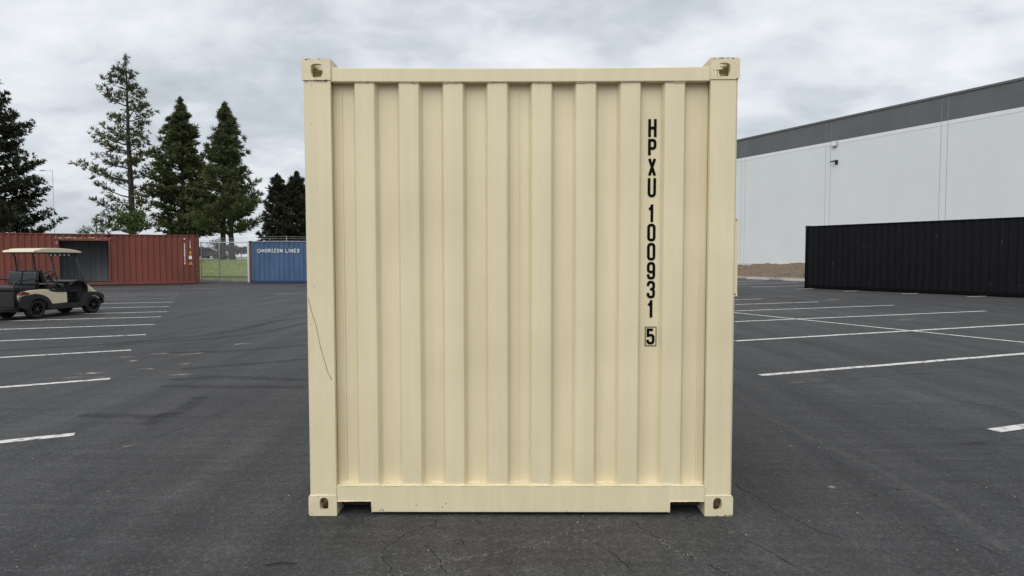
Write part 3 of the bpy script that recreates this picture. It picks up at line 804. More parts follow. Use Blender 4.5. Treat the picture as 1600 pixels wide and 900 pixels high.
# bottom sill with the two fork pockets
def notch(xa, xb, z, r=.014):
    return [(xa, .020), (xa, z - r), (xa + r * .3, z - r * .3), (xa + r, z), (xb - r, z), (xb - r * .3, z - r * .3), (xb, z - r), (xb, .020)]
XI = XH - CW + .001
zt = .174
out = [(-XI, .078)] + notch(-XI + .0005, -.858, .082)[3:] + notch(.858, XI - .0005, .082)[:5] + [(XI, .078), (XI, zt), (-XI, zt)]
mb = MB(); mb.prism_y(out, .007, .062); mb.build('bottom_sill', CREAM, main, bevel=.0025)
mb = MB(); mb.box(-XI, XI, LEN - .10, LEN - .008, .02, .17); mb.build('bottom_sill', CREAM, main)
# corrugated end wall
PIT_E, FLAT_E, FLK, DEP = .2483, .109, .017, .044
def end_profile():
    pts = [(-XH + .155, DEP)]
    for k in range(8):
        c = (k - 3.5) * PIT_E - .004
        pts += [(c - FLAT_E / 2 - FLK, DEP), (c - FLAT_E / 2, 0), (c + FLAT_E / 2, 0), (c + FLAT_E / 2 + FLK, DEP)]
    pts.append((XH - .155, DEP)); return pts
EP = end_profile()
def soft(prof, r=.006):
    """Rounded bends."""
    q = [prof[0]]
    for a_, b_, c in zip(prof[:-2], prof[1:-1], prof[2:]):
        a2, b2, c2 = Vector(a_), Vector(b_), Vector(c)
        p = b2 + (a2 - b2).normalized() * r; s_ = b2 + (c2 - b2).normalized() * r
        for t in (0, .33, .67, 1): q.append(tuple(p * (1 - t) ** 2 + b2 * 2 * t * (1 - t) + s_ * t * t))
    q.append(prof[-1]); return q
YP = .020
mb = MB(); SP = soft(EP)
ph = RNG.uniform(0, 6.28, 12)
def dent(x, z): return .0016 * math.sin(3.1 * x + ph[0]) * math.sin(2.3 * z + ph[1]) + .0010 * math.sin(9 * x + ph[2] + 2 * z) * math.sin(4.7 * z + ph[3])
sheet(mb, SP, lambda x, d, z: (x, YP + d + dent(x, z), z), .160, H0 - .10, 24)
endp = mb.build('end_panel', CREAM, main, smooth=True, recalc=False)
sheet(mb2 := MB(), EP, lambda x, d, z: (x, LEN - .05 + .0 * d, z), .16, H0 - .10); mb2.build('door_leaf', CREAM, main, recalc=False)
# lapped sheet edges
for xs in (-XH + .205, -.010, XH - .195):
    mb = MB(); mb.box(xs - .0045, xs + .0045, YP + DEP - .0050, YP + DEP + .004, .178, H0 - .136); mb.build('lap_seam', CREAM, endp)
# weld beads
def bead(pts, r, jit, name='weld_bead'):
    P = []
    for a_, b_ in zip(pts[:-1], pts[1:]):
        a_, b_ = Vector(a_), Vector(b_); k = max(1, int((b_ - a_).length / .008))
        for i in range(k): P.append(a_.lerp(b_, i / k))
    P.append(Vector(pts[-1]))
    ph_ = random.uniform(0, 6)
    rs = [r * (1 + jit * (random.random() - .4) + .4 * jit * math.sin(i * .23 + ph_)) for i in range(len(P))]
    P = [p + Vector((0, random.uniform(-1, 1) * r * .25, random.uniform(-1, 1) * r * .3)) for p in P]
    mb = MB(); mb.tube(P, rs, 6); return mb.build(name, CREAM_B, main, smooth=True, recalc=False)
bead([(x, YP + d - .002, .1755) for x, d in EP], .0048, .9)
bead([(x, YP + d - .001, H0 - .130) for x, d in EP], .0035, .6)
bead([(-XI, .008, zt - .001), (XI, .008, zt - .001)], .0022, .6)
for s_ in (-1, 1):
    bead([(s_ * (XH - .006), .005, CH), (s_ * (XI), .005, CH)], .0040, .7)
    bead([(s_ * (XH - .006), .005, H0 - CH), (s_ * (XI), .005, H0 - CH)], .0026, .8)
    bead([(s_ * XI, .006, CH + .004), (s_ * (XI + .004), .006, zt)], .0028, .8)
    bead([(s_ * (XI), .010, H0 - .058), (s_ * (XI), .010, H0 - .13)], .0030, .6)
    bead([(s_ * (XI - .002), .006, .083), (s_ * .858, .006, .084)], .0028, .7)
    bead([(s_ * .858, .007, .082), (s_ * .856, .007, .016)], .0026, .8)
# rust chips along the casting joints, sill and header
mb = MB()
def chip(x, z, rx, rz_, y=-.0008):
    n = 8; ph_ = random.uniform(0, 6)
    vs_ = [(x, y, z)] + [(x + rx * random.uniform(.45, 1.15) * math.cos(ph_ + k * 2 * math.pi / n), y, z + rz_ * random.uniform(.4, 1.15) * math.sin(ph_ + k * 2 * math.pi / n)) for k in range(n)]
    mb.add(vs_, [(0, 1 + (k + 1) % n, 1 + k) for k in range(n)])
zj = H0 - CH
for x, rx in ((-1.212, .006), (-1.19, .009), (-1.185, .004), (-1.14, .010), (-1.125, .012), (-1.108, .012), (-1.092, .010), (-1.082, .012), (-1.165, .004), (-1.150, .005)):
    chip(x, zj - .0035 + random.uniform(-.003, .003), rx, .0035, -.0022)
for x, z, rx, rz_ in ((-1.19, H0 - .006, .010, .003), (-1.175, H0 - .003, .006, .002), (-1.12, H0 - .003, .012, .002), (1.115, H0 - .003, .018, .0025), (1.15, H0 - .002, .012, .002), (1.18, H0 - .004, .010, .003), (1.075, H0 - .006, .006, .003),
                      (1.092, H0 - .070, .0045, .005), (1.093, H0 - .088, .0014, .014), (1.095, H0 - .105, .0012, .010), (1.125, H0 - .052, .010, .004), (1.110, H0 - .051, .006, .0035), (1.118, H0 - .066, .004, .003), (1.108, H0 - .104, .004, .003), (1.072, H0 - .068, .0035, .004), (1.205, zj + .002, .006, .005),
                      (-1.213, .024, .003, .004), (-1.200, .012, .006, .003), (1.20, .006, .010, .004), (1.175, .004, .014, .0035), (1.13, .003, .010, .003)):
    chip(x, z, rx, rz_)
for x, rx in ((-.853, .008), (-.72, .004), (-.60, .006), (-.5, .003), (-.36, .004), (-.15, .003), (.1, .004), (.3, .003), (.55, .005), (-.90, .004)):
    chip(x, H0 - .128, rx, .0030, .0090)
for x, z in ((-.80, .036), (-.79, .030), (-.81, .028), (-.45, .05), (-.43, .07), (-.60, .06)): chip(x, z, .003, .006, .0060)
for _ in range(110):
    x = random.uniform(-.70, .7); chip(x, .022 + abs(random.gauss(0, .028)), random.uniform(.0008, .0022), random.uniform(.0008, .0020), .0060)
for _ in range(30):
    x = random.choice((-1, 1)) * random.uniform(1.075, 1.20); chip(x, random.uniform(.15, 2.4), random.uniform(.0006, .0018), random.uniform(.0008, .003), .0042)
for _ in range(7): chip(-1.185 + random.gauss(0, .012), random.uniform(1.1, 2.45), .0012, random.uniform(.004, .012), .0042)
stuff(mb.build('rust_chips', CHIP, main, recalc=False))
# long scratch on the left post
mb = MB(); S = [(-1.203, 1.255), (-1.185, 1.18), (-1.158, 1.09), (-1.140, .99), (-1.118, .905), (-1.098, .835), (-1.078, .793)]
L3, F3 = stroke_poly(S, .0024, False); mb.add([(p[0], .0042, p[1]) for p in L3], F3)
for p in ((-1.079, .794),):
    mb.add([(p[0] - .004, .0042, p[1] + .006), (p[0] + .004, .0042, p[1] + .004), (p[0] + .003, .0042, p[1] - .005)], [(0, 1, 2)])
mb.build('scratch', mat('scratch_steel', (.05, .045, .038), rough=.8), main, recalc=False)
# owner code and number down the recess: HPXU 100931 [5]
YT = YP + DEP
def pz(y): return y
for ch, zb in (('H', 2.167), ('P', 2.056), ('X', 1.947), ('U', 1.835), ('1', 1.686), ('0', 1.5764), ('0', 1.467), ('9', 1.358), ('3', 1.250), ('1', 1.139), ('5', .9835)):
    hh = .1005 if ch != '5' else .0926
    glyph('marking_character', ch, .7255, zb, .0475, hh, .0155, lambda x, z, d: (x, YT - .0022 - d + dent(x, z), z), BLACKCH, endp)
mb = MB()
L3, F3 = stroke_poly([(.7195, .9755), (.7815, .9755), (.7815, 1.084), (.7195, 1.084)], .0042, True)
mb.add([(p[0], YT - .0026 + dent(p[0], p[1]), p[1]) for p in L3], F3); mb.build('check_digit_frame', BLACKCH, endp, recalc=False)
# long sides, roof, rails, floor, doors
for s_ in (-1, 1):
    mb = MB(); sheet(mb, corr(.15, LEN - .15, .278, .104, .034, .036, True), lambda x, d, z: (s_ * (XH - .020 - d), x, z), .16, H0 - .07); mb.build('side_panel', CREAM, main, recalc=False)
    mb = MB(); mb.box(min(s_ * (XH - .008), s_ * (XH - .068)), max(s_ * (XH - .008), s_ * (XH - .068)), CD, LEN - CD, .03, .165); mb.build('bottom_rail', CREAM, main, bevel=.006)
    mb = MB(); mb.box(min(s_ * (XH - .008), s_ * (XH - .068)), max(s_ * (XH - .008), s_ * (XH - .068)), CD, LEN - CD, H0 - .075, H0 - .018); mb.build('top_rail', CREAM, main, bevel=.006)
    for q in (.35, .82):
        mb = MB(); mb.tube([(s_ * q, LEN + .03, .18), (s_ * q, LEN + .03, H0 - .16)], .017, 8); mb.build('locking_bar', GALV, main)
mb = MB(); rp = corr(.12, LEN - .12, .209, .091, .0136, .020, True)
mb.add([(-XH + .03, x, H0 - .030 - d) for x, d in rp] + [(XH - .03, x, H0 - .030 - d) for x, d in rp], [(i, i + 1, i + 1 + len(rp), i + len(rp)) for i in range(len(rp) - 1)])
mb.build('roof', CREAM, main, recalc=False)
mb = MB(); mb.box(-XH + .07, XH - .07, .07, LEN - .1, .12, .155); mb.build('floor', UNDER, main)
mb = MB()
for k in range(1, 19): mb.box(-XH + .07, XH - .07, .30 * k, .30 * k + .045, .03, .119)
mb.build('cross_members', UNDER, main)
for x in (-.958, .958):
    mb = MB(); mb.box(x - .13, x + .13, .11, .115, .022, .119); mb.build('pocket_shade_plate', UNDER, main)  # dark plate stands in for the shade inside the open fork pocket

# ------------------------------------------------ red container with the cut-out opening
red_dir = R(26.2)
RL, RH = 12.19, 2.69
rx0 = -17.26 - math.cos(red_dir) * RL; ry0 = 31.32 - math.sin(red_dir) * RL
red = far_container('shipping_container', 'rust red shipping container with a wide doorway cut in its side, behind the golf cart', (rx0, ry0, 0), red_dir, RL, RH, REDP, REDP, REDRUST,
                    opening=(5.83, 7.99, .19, 2.32), inside=GREYIN, postm2=REDP)
mb = MB(); mb.box(5.7, 8.16, -.006, .002, 2.385, 2.50); mb.build('scuffed_lintel_strip', SCUFFW, red)
mb = MB(); mb.box(5.70, 5.775, -.0075, -.005, 2.1, 2.36); mb.build('scuffed_lintel_strip', SCUFFW, red)
mb = MB(); mb.box(1.0, 11.9, -.002, .006, .045, .075); mb.build('rail_flange', REDRUST, red)
# far-off markings near the right end: two columns of small white characters, two plates and a warning triangle
random.seed(5)
for k in range(13):
    if k in (1,): continue
    z = 2.42 - .105 * k - (.06 if k > 0 else 0)
    mb = MB(); w = random.choice((.035, .05, .06)); mb.box(11.47 - w / 2, 11.47 + w / 2, .008, .010, z, z + .07)
    mb.build('white_marking', WHITEDEC, red)
for k in range(5):
    z = 2.30 - .085 * k
    mb = MB(); w = random.choice((.03, .045)); mb.box(11.74 - w / 2, 11.74 + w / 2, .008, .010, z, z + .055); mb.build('white_marking', WHITEDEC, red)
mb = MB(); mb.box(11.69, 11.79, .008, .010, 1.62, 1.80); mb.build('yellow_plate', YELDEC, red)
mb = MB(); mb.box(11.67, 11.81, .008, .010, 1.36, 1.55); mb.build('white_plate', WHITEDEC, red)
mb = MB(); mb.add([(11.64, .008, 1.06), (11.86, .008, 1.06), (11.75, .008, 1.26)], [(0, 1, 2)]); w_ = mb.build('warning_triangle', YELDEC, red, recalc=False)
mb = MB(); mb.add([(11.735, .006, 1.09), (11.765, .006, 1.09), (11.758, .006, 1.19), (11.742, .006, 1.19)], [(0, 1, 2, 3)]); mb.build('warning_mark', BLACKCH, w_, recalc=False)

# ------------------------------------------------ blue container
BH = 2.38
blue = far_container('shipping_container', 'faded blue shipping container lettered HORIZON LINES', (-15.0, 32.4, 0), R(.8), 6.058, BH, BLUEP, BLUER, BLUEP, postm2=REDRUST)
mb = MB(); mb.box(.15, 5.9, .004, .02, BH - .06, BH - .02); mb.build('pale_rail_edge', mat('weathered_rail', (.22, .27, .33), rough=.7), blue)
x = .70
def bplace(x_, z_, d_): return (x_, .017 - d_, z_)
lw, lh = .166, .215
zL = 1.72
for ch in 'HORIZON LINES':
    if ch == ' ': x += .10; continue
    w = {'I': .105}.get(ch, lw)
    glyph('painted_letter', 'h' + ch, x, zL, w, lh, .032, bplace, WHITEDEC, blue, depth=.002)
    x += w + .016
ex, ez, er = .56, zL + .105, .11
mb = MB(); mb.add([(ex, .014, ez)] + [(ex + er * math.cos(t * math.pi / 12), .014, ez + er * math.sin(t * math.pi / 12)) for t in range(24)], [(0, 1 + t, 1 + (t + 1) % 24) for t in range(24)])
emb = mb.build('emblem_disc', WHITEDEC, blue, recalc=False)
mb = MB(); mb.add([(ex - er * .95, .0125, ez - .02), (ex - .01, .0125, ez + .115), (ex + .03, .0125, ez + .01), (ex - .05, .0125, ez - .06)], [(0, 1, 2, 3)]); mb.build('emblem_red_wave', mat('red_decal', (.45, .03, .05), rough=.6), emb, recalc=False)
mb = MB(); L3, F3 = stroke_poly([(ex - .03, ez + .05), (ex + .07, ez + .05), (ex - .02, ez - .05), (ex + .08, ez - .05)], .035, False); mb.add([(p[0], .011, p[1]) for p in L3], F3); mb.build('emblem_blue_stroke', BLUER, emb, recalc=False)

# ------------------------------------------------ black container
bk_a = R(147)
bd = Vector((math.sin(bk_a), math.cos(bk_a)))
BKH, BKL = 2.896, 12.19
# local +x must run from the near (right) end to the far (left) end seen from outside: visible side faces the camera
bstart = Vector((13.45, 26.25))
black = far_container('shipping_container', 'long matt black shipping container standing in front of the warehouse', (bstart.x, bstart.y, 0), math.atan2(bd.y, bd.x), BKL, BKH, BLKP, BLKR, BLKR)
mbx = MB(); random.seed(77)
for _ in range(26):
    k = random.randint(2, 40); x = .15 + .278 * k + random.uniform(.0, .09); z = random.choice((random.uniform(.25, .8), random.uniform(.25, 2.2)))
    w, h = random.uniform(.01, .05), random.uniform(.02, .16)
    mbx.add([(x, .0195, z), (x + w, .0195, z + random.uniform(-.02, .02)), (x + w * .8, .0195, z + h), (x + w * .1, .0195, z + h * .8)], [(0, 1, 2, 3)])
stuff(mbx.build('paint_scuffs', mat('scuffed_black_paint', (.030, .031, .034), rough=.6, spec=.3), black, recalc=False))
# ------------------------------------------------ second cream container, mostly hidden
rear = far_container('shipping_container', 'second cream container, only its right edge showing behind the nearest one', (8.28 - 6.058 * math.cos(R(3)), 20.3 - 6.058 * math.sin(R(3)), 0), R(3), 6.058, 2.896, CREAM, CREAM, CREAM_B)

# ================================================================== lawn, gate, fence and what lies beyond
random.seed(21)
def fbm(x, y): return .5 * math.sin(x * .37 + 1.3) * math.cos(y * .29) + .3 * math.sin(x * .9 + y * .7) + .2 * math.sin(x * 2.3 - y * 1.7)
def lawn_z(x, y):
    t = min(1, max(0, (y - 35.2) / 17.0))
    return .03 + 1.17 * (t * t * (3 - 2 * t)) + .04 * fbm(x, y) * min(1, t * 5)
grass_m = mat('lawn_grass', (.150, .185, .050), rough=.95, color2=(.090, .125, .030), scale=1.3, detail=9, lo=.34, hi=.64, bump=.6, bscale=30)
mb = MB(); gx, gy = 70, 44; vs_ = []
for i in range(gx + 1):
    for j in range(gy + 1):
        x = -62 + 66 * i / gx; y = 35.0 + 24 * j / gy
        vs_.append((x, y, lawn_z(x, y)))
mb.add(vs_, [(i * (gy + 1) + j, (i + 1) * (gy + 1) + j, (i + 1) * (gy + 1) + j + 1, i * (gy + 1) + j + 1) for i in range(gx) for j in range(gy)])
structure(mb.build('lawn', grass_m, smooth=True, recalc=False))
mb = MB()
for _ in range(9000):
    y = 35.4 + 19 * random.random() ** 1.4; x = -.55 * (y + 3.6) + random.uniform(-4.5, 9) * .5 + 2.0
    z = lawn_z(x, y); h = random.uniform(.03, .09); a_ = random.uniform(0, 6.28); w = random.uniform(.01, .02)
    c, s_ = math.cos(a_), math.sin(a_)
    mb.add([(x - c * w, y - s_ * w, z - .01), (x + c * w, y + s_ * w, z - .01), (x + random.uniform(-.04, .04), y + random.uniform(-.04, .04), z + h)], [(0, 1, 2)])
o = stuff(mb.build('grass_blades', mat('grass_blade', (.13, .18, .045), rough=.9, color2=(.20, .20, .08), scale=.8), recalc=False)); tag(o, 'mown grass growing on the lawn behind the gate', 'grass')
structure(MB().box(-40, 12, 34.72, 34.98, -.02, .13).build('lawn_kerb', conc))
plain = mat('far_ground', (.14, .145, .10), rough=.95, color2=(.10, .11, .06), scale=.08)
mb = MB(); mb.quad((-1500, 58.9, 1.16), (1500, 58.9, 1.16), (1500, 3000, 1.16), (-1500, 3000, 1.16)); structure(mb.build('far_field', plain, recalc=False))
mb = MB(); mb.quad((-300, 68, 1.20), (120, 68, 1.20), (120, 110, 1.20), (-300, 110, 1.20)); structure(mb.build('far_road', mat('pale_road', (.26, .26, .26), rough=.9, var=.1, scale=.3), recalc=False))

# ---- chain-link gate between the red and blue containers
gd = 37.4 - 3.61
gate = thing('chain_link_gate', 'galvanised chain-link gate between the red and blue containers', 'gate', (-18.38, gd, 0))
GWd = 2.78
GH = 2.36
for x, r, h in ((0, .030, GH), (1.06, .035, GH + .26), (GWd, .075, GH + .05)):
    mb = MB(); mb.tube([(x, 0, 0), (x, 0, h)], r, 10)
    mb.tube([(x, 0, h), (x, 0, h + .04)], [r * 1.15, r * .4], 10)
    mb.build('gate_post', GALV if r < .07 else mat('white_post', (.62, .62, .62), rough=.6), gate)
for z, r in ((GH - .03, .028), (.32, .026)):
    mb = MB(); mb.tube([(0, 0, z), (GWd, 0, z)], r, 8); mb.build('gate_rail', GALV if z > 1 else mat('dark_rail', (.07, .07, .07), rough=.7), gate)
mb = MB(); sp = .075; z0, z1 = .34, GH - .05; n = int((GWd + (z1 - z0)) / sp)
for k in range(n):
    for sgn in (1, -1):
        xa = -(z1 - z0) + k * sp
        t0 = max(0, -xa); t1 = min(z1 - z0, GWd - xa)
        if t1 - t0 < .02: continue
        pa, pb = (xa + t0, z0 + t0), (xa + t1, z0 + t1)
        if sgn < 0: pa, pb = (GWd - pa[0], pa[1]), (GWd - pb[0], pb[1])
        mb.tube([(pa[0], .012 * sgn * .2, pa[1]), (pb[0], .012 * sgn * .2, pb[1])], .0020, 3, cap=False)
stuff(mb.build('wire_mesh', GALV, gate, recalc=False))
for k, z in enumerate((GH + .10, GH + .22)):
    mb = MB(); mb.tube([(0, 0, z - .03), (1.06, 0, z), (GWd, 0, z - .04)], .006, 4); mb.build('barbed_wire', GALV, gate)
fen = thing('wire_fence', 'wire fence with thin posts rising behind the blue container', 'fence', (-15.4, 35.3, 0))
for x in (1.5, 4.6, 7.7):
    mb = MB(); mb.tube([(x, 0, 0), (x, 0, 2.75)], .028, 8); mb.build('fence_post', GALV, fen)
for z in (2.45, 2.58, 2.70):
    mb = MB(); mb.tube([(0, 0, z), (1.5, 0, z + .01), (3, 0, z - .02), (4.6, 0, z + .01), (7.7, 0, z)], .006, 4); mb.build('barbed_wire', GALV, fen)

# ---- street lamp far off to the left
lamp = thing('street_lamp', 'tall thin grey street lamp beside the dark conifer at far left', 'street lamp', (-57.6, 76.4, 1.1))
mb = MB(); mb.tube([(0, 0, 0), (0, 0, 11.2)], [.09, .05], 10); mb.build('pole', mat('lamp_pole_paint', (.62, .63, .64), rough=.5), lamp)
mb = MB(); mb.tube([(0, 0, 11.1), (-.5, 0, 11.13), (-.95, 0, 11.12)], .045, 8); mb.build('arm', mat('lamp_pole_paint', (.45, .46, .47)), lamp)
mb = MB(); mb.prism([(-1.55, 11.06), (-1.5, 11.16), (-.95, 11.2), (-.85, 11.1)], lambda p: (p[0], -.14, p[1]), lambda p: (p[0], .14, p[1])); mb.build('lamp_head', mat('lamp_head_grey', (.30, .31, .32), rough=.5), lamp, bevel=.02)

# ================================================================== trees
BARK = mat('pine_bark', (.055, .043, .034), rough=.95, color2=(.030, .024, .020), scale=5, stretch=(1, 1, .3))
def needle_mat(name, c1, c2):
    mt = mat(name, c1, rough=.8, color2=c2, scale=.9, lo=.35, hi=.65, spec=.25)
    return mt
def interp(tab, h):
    if h <= tab[0][0]: return tab[0][1:]
    for a_, b_ in zip(tab[:-1], tab[1:]):
        if a_[0] <= h <= b_[0]:
            t = (h - a_[0]) / (b_[0] - a_[0]); return tuple(a_[i] + (b_[i] - a_[i]) * t for i in range(1, len(a_)))
    return tab[-1][1:]

class Tufts:
    """Needle clusters: each a spray of thin triangles, collected as numpy arrays."""
    def __init__(s): s.c = []; s.d = []; s.r = []
    def add(s, p, d, r): s.c.append(p); s.d.append(d); s.r.append(r)
    def build(s, name, material, parent, needles, wid, spread):
        C = np.array(s.c); D = np.array(s.d); Rr = np.array(s.r); n = len(C)
        D = D / (np.linalg.norm(D, axis=1, keepdims=True) + 1e-9)
        nd = RNG.normal(size=(n, needles, 3)); nd /= np.linalg.norm(nd, axis=2, keepdims=True)
        nd = nd * spread + D[:, None, :]
        nd /= np.linalg.norm(nd, axis=2, keepdims=True)
        ln = Rr[:, None, None] * RNG.uniform(.55, 1.15, (n, needles, 1))
        sd_ = np.cross(nd, RNG.normal(size=(n, needles, 3))); sd_ /= np.linalg.norm(sd_, axis=2, keepdims=True) + 1e-9
        base = C[:, None, :] + nd * ln * .05
        w = wid * Rr[:, None, None]
        mid = C[:, None, :] + nd * ln * .5
        A = base; B = mid + sd_ * w; E_ = C[:, None, :] + nd * ln; G = mid - sd_ * w
        V = np.stack([A, B, E_, G], 2).reshape(-1, 3)
        q = n * needles
        me = bpy.data.meshes.new(name)
        me.vertices.add(q * 4); me.vertices.foreach_set('co', V.astype(np.float32).ravel())
        me.loops.add(q * 4); me.loops.foreach_set('vertex_index', np.arange(q * 4, dtype=np.int32))
        me.polygons.add(q); me.polygons.foreach_set('loop_start', np.arange(0, q * 4, 4, dtype=np.int32))
        me.polygons.foreach_set('loop_total', np.full(q, 4, dtype=np.int32))
        me.update(calc_edges=True); me.materials.append(material)
        o = bpy.data.objects.new(name, me); col.objects.link(o); o.parent = parent
        return o

def conifer(name, label, base, H, prof, needle, whorl=.55, per=5, tuft=.42, lean=(0, 0), trunk_r=.3, first=1.5, dens=1.0, rise=.25, tip_up=.35, needles=9, wid=.07,
            spread=.9, seed=1, group='tall conifers behind the red container', trunks=((0, 0),), droop=0.0, gap=0.0, sub=.42):
    """prof: list of (height, reach to the left, reach to the right) in metres; left/right as seen from the lot."""
    rnd = random.Random(seed)
    H += .25
    t = thing(name, label, 'tree', base, 0, group)
    view = Vector((base[0] - CAM.x, base[1] - CAM.y, 0)).normalized(); right = Vector((view.y, -view.x, 0))
    for (ox, oy) in trunks:
        mb = MB(); pts = []; rs = []
        hh = H * (.985 if (ox, oy) == (0, 0) else .8)
        for k in range(15):
            f_ = k / 14
            pts.append(Vector((ox * (1 - f_ * .8) + lean[0] * f_, oy * (1 - f_ * .8), f_ * hh)) + Vector((rnd.gauss(0, .03), rnd.gauss(0, .03), 0)) * (1 if k else 0))
            rs.append(trunk_r * ((1 - f_) ** .85 * .93 + .05) * (1.25 if k == 0 else 1))
        mb.tube(pts, rs, 9); mb.build('trunk', BARK, t, smooth=True, recalc=False)
    T = Tufts(); mbl = MB()
    h = first
    while h < H - .15:
        l, r = interp(prof, h)
        nb = max(3, int(per * rnd.uniform(.75, 1.3)))
        a0 = rnd.uniform(0, 6.28)
        for b in range(nb):
            if rnd.random() < gap: continue
            az = a0 + b * 2 * math.pi / nb + rnd.gauss(0, .25)
            side = math.cos(az)
            reach = (r if side > 0 else l) * abs(side) + (l + r) * .5 * (1 - abs(side))
            l2, r2 = interp(prof, h + min(reach, 3) * (rise + tip_up * .5))
            reach = (r2 if side > 0 else l2) * abs(side) + (l2 + r2) * .5 * (1 - abs(side))
            reach *= rnd.uniform(.60, 1.12)
            ts = min(1, .42 + reach / 1.7)
            reach = max(.05, reach * 1.04 - tuft * ts * .42)
            if reach < .05: reach = .05
            dirv = right * math.cos(az) + view * math.sin(az)
            hb = h + rnd.uniform(-.25, .25) * whorl
            p0 = Vector((lean[0] * hb / H, 0, hb))
            pts = [p0]; ns = max(3, int(reach / .35))
            up0 = rise + rnd.gauss(0, .08)
            for k in range(1, ns + 1):
                f_ = k / ns
                zz = reach * (up0 * f_ - droop * f_ * (1 - f_) * 2 + tip_up * f_ * f_ * .5)
                pts.append(p0 + dirv * (reach * f_) + Vector((rnd.gauss(0, .04), rnd.gauss(0, .04), zz + rnd.gauss(0, .03))) )
            br = max(.015, min(.11, .022 * reach + .006))
            if reach > .5: mbl.tube(pts, [br * (1 - .85 * k / ns) for k in range(ns + 1)], 4, cap=False)
            # needles along the outer part and on side shoots
            for k in range(1, ns + 1):
                f_ = k / ns
                if f_ < .28 and reach > 1.2: continue
                d = (pts[k] - pts[k - 1]).normalized()
                for _ in range(max(1, int(round(1.6 * dens)))):
                    if rnd.random() > dens * .9 and dens < 1: continue
                    T.add(pts[k] + Vector((rnd.gauss(0, .09), rnd.gauss(0, .09), rnd.gauss(0, .07))) * ts, d + Vector((0, 0, .45)), tuft * ts * rnd.uniform(.7, 1.15))
                if reach > .6:
                    for sgn in (-1, 1):
                        sl = reach * sub * (1.05 - f_ * .75) * rnd.uniform(.5, 1.1)
                        sd_ = (d + d.cross(Vector((0, 0, 1))).normalized() * sgn * rnd.uniform(.8, 1.5)).normalized()
                        m_ = max(1, int(sl / .30))
                        for q in range(1, m_ + 1):
                            if rnd.random() > dens: continue
                            pp_ = pts[k] + sd_ * (sl * q / m_) + Vector((rnd.gauss(0, .07), rnd.gauss(0, .07), rnd.gauss(0, .07) + .18 * sl * (q / m_) ** 2))
                            T.add(pp_, sd_ + Vector((0, 0, .5)), tuft * ts * rnd.uniform(.65, 1.1))
        h += whorl * rnd.uniform(.75, 1.25) * (.55 + .45 * min(1, (H - h) / (H * .5)))
    for k in range(9): T.add(Vector((lean[0], 0, H - .05 - .13 * k)), Vector((rnd.gauss(0, .25), rnd.gauss(0, .25), 1)), tuft * .42)
    if mbl.v: stuff(mbl.build('limbs', BARK, t, recalc=False))
    T.build('crown', needle, t, needles, wid, spread)
    return t
N1 = needle_mat('pine_needles_olive', (.112, .116, .048), (.056, .062, .028))
N2 = needle_mat('pine_needles_green', (.100, .116, .044), (.050, .062, .026))
N3 = needle_mat('fir_needles_dark', (.044, .050, .025), (.020, .025, .014))
D = 58.0
GZ = 1.2
YT_ = CAM.y + D
def px2x(px, d=D): return CAM.x + (px - 800) / 1000 * d
def hz(y, d=D): return (400.7 - y) / 1000 * d + CAM.z - GZ
def prof(rows, d=D): return sorted([(hz(y, d), l * d / 1000, r * d / 1000) for y, l, r in rows])
conifer('pine_tree', 'tallest open-crowned pine with sparse tufted branches and a long low limb', (px2x(203), YT_, GZ), hz(93),
        prof([(93, 2, 2), (105, 12, 9), (120, 24, 14), (135, 34, 20), (147, 40, 36), (160, 46, 38), (175, 48, 40), (190, 40, 30), (200, 52, 36), (212, 64, 50), (225, 56, 42), (240, 46, 36), (252, 52, 30), (262, 66, 30), (272, 56, 34), (288, 44, 28), (303, 60, 36), (318, 56, 42), (335, 48, 48), (352, 46, 52), (375, 40, 40)]),
        N1, whorl=.78, per=6, tuft=.52, lean=(-.15, 0), trunk_r=.33, first=2.6, dens=.80, rise=.12, tip_up=.5, needles=12, wid=.085, spread=.95, seed=3, gap=.24, sub=.44, trunks=((0, 0),))
conifer('pine_tree', 'middle pine of the three, with a pointed top and bare trunk showing low', (px2x(276), YT_ + .8, GZ), hz(155),
        prof([(155, 2, 2), (165, 8, 9), (180, 15, 14), (195, 23, 18), (210, 29, 22), (225, 31, 25), (240, 34, 30), (255, 42, 42), (270, 46, 52), (285, 48, 50), (300, 46, 42), (320, 42, 40), (340, 45, 45), (365, 40, 40)]),
        N2, whorl=.55, per=8, tuft=.50, trunk_r=.30, first=2.0, dens=1.25, rise=.12, tip_up=.35, needles=14, wid=.10, seed=8, sub=.42)
conifer('pine_tree', 'dense tapering pine with twin trunks standing behind the chain-link gate', (px2x(363), YT_ - 1.5, GZ), hz(166, 56.5),
        prof([(166, 2, 2), (176, 8, 10), (190, 13, 16), (205, 15, 19), (220, 22, 25), (235, 29, 28), (250, 30, 31), (265, 30, 36), (276, 32, 46), (290, 42, 40), (305, 50, 47), (320, 52, 50), (335, 54, 48), (350, 56, 48), (362, 50, 45), (378, 42, 38)], 56.5),
        N2, whorl=.44, per=9, tuft=.50, trunk_r=.27, first=2.3, dens=1.4, rise=.10, tip_up=.45, needles=12, wid=.075, seed=14, sub=.40, trunks=((-.45, 0), (.36, .1)))
d_ = 55.0
conifer('conifer_tree', 'broad near-black conifer cut off by the left edge of the picture', (px2x(-24, d_), CAM.y + d_, GZ), hz(112, d_),
        prof([(112, 3, 6), (137, 20, 27), (165, 30, 36), (185, 45, 54), (205, 50, 58), (225, 58, 64), (245, 66, 60), (262, 82, 76), (278, 80, 70), (300, 84, 68), (320, 90, 76), (340, 96, 82), (362, 100, 86), (395, 90, 100)], d_),
        N3, whorl=.50, per=8, tuft=.42, trunk_r=.45, first=.6, dens=1.1, rise=.08, tip_up=.4, needles=12, wid=.10, seed=23, sub=.44)
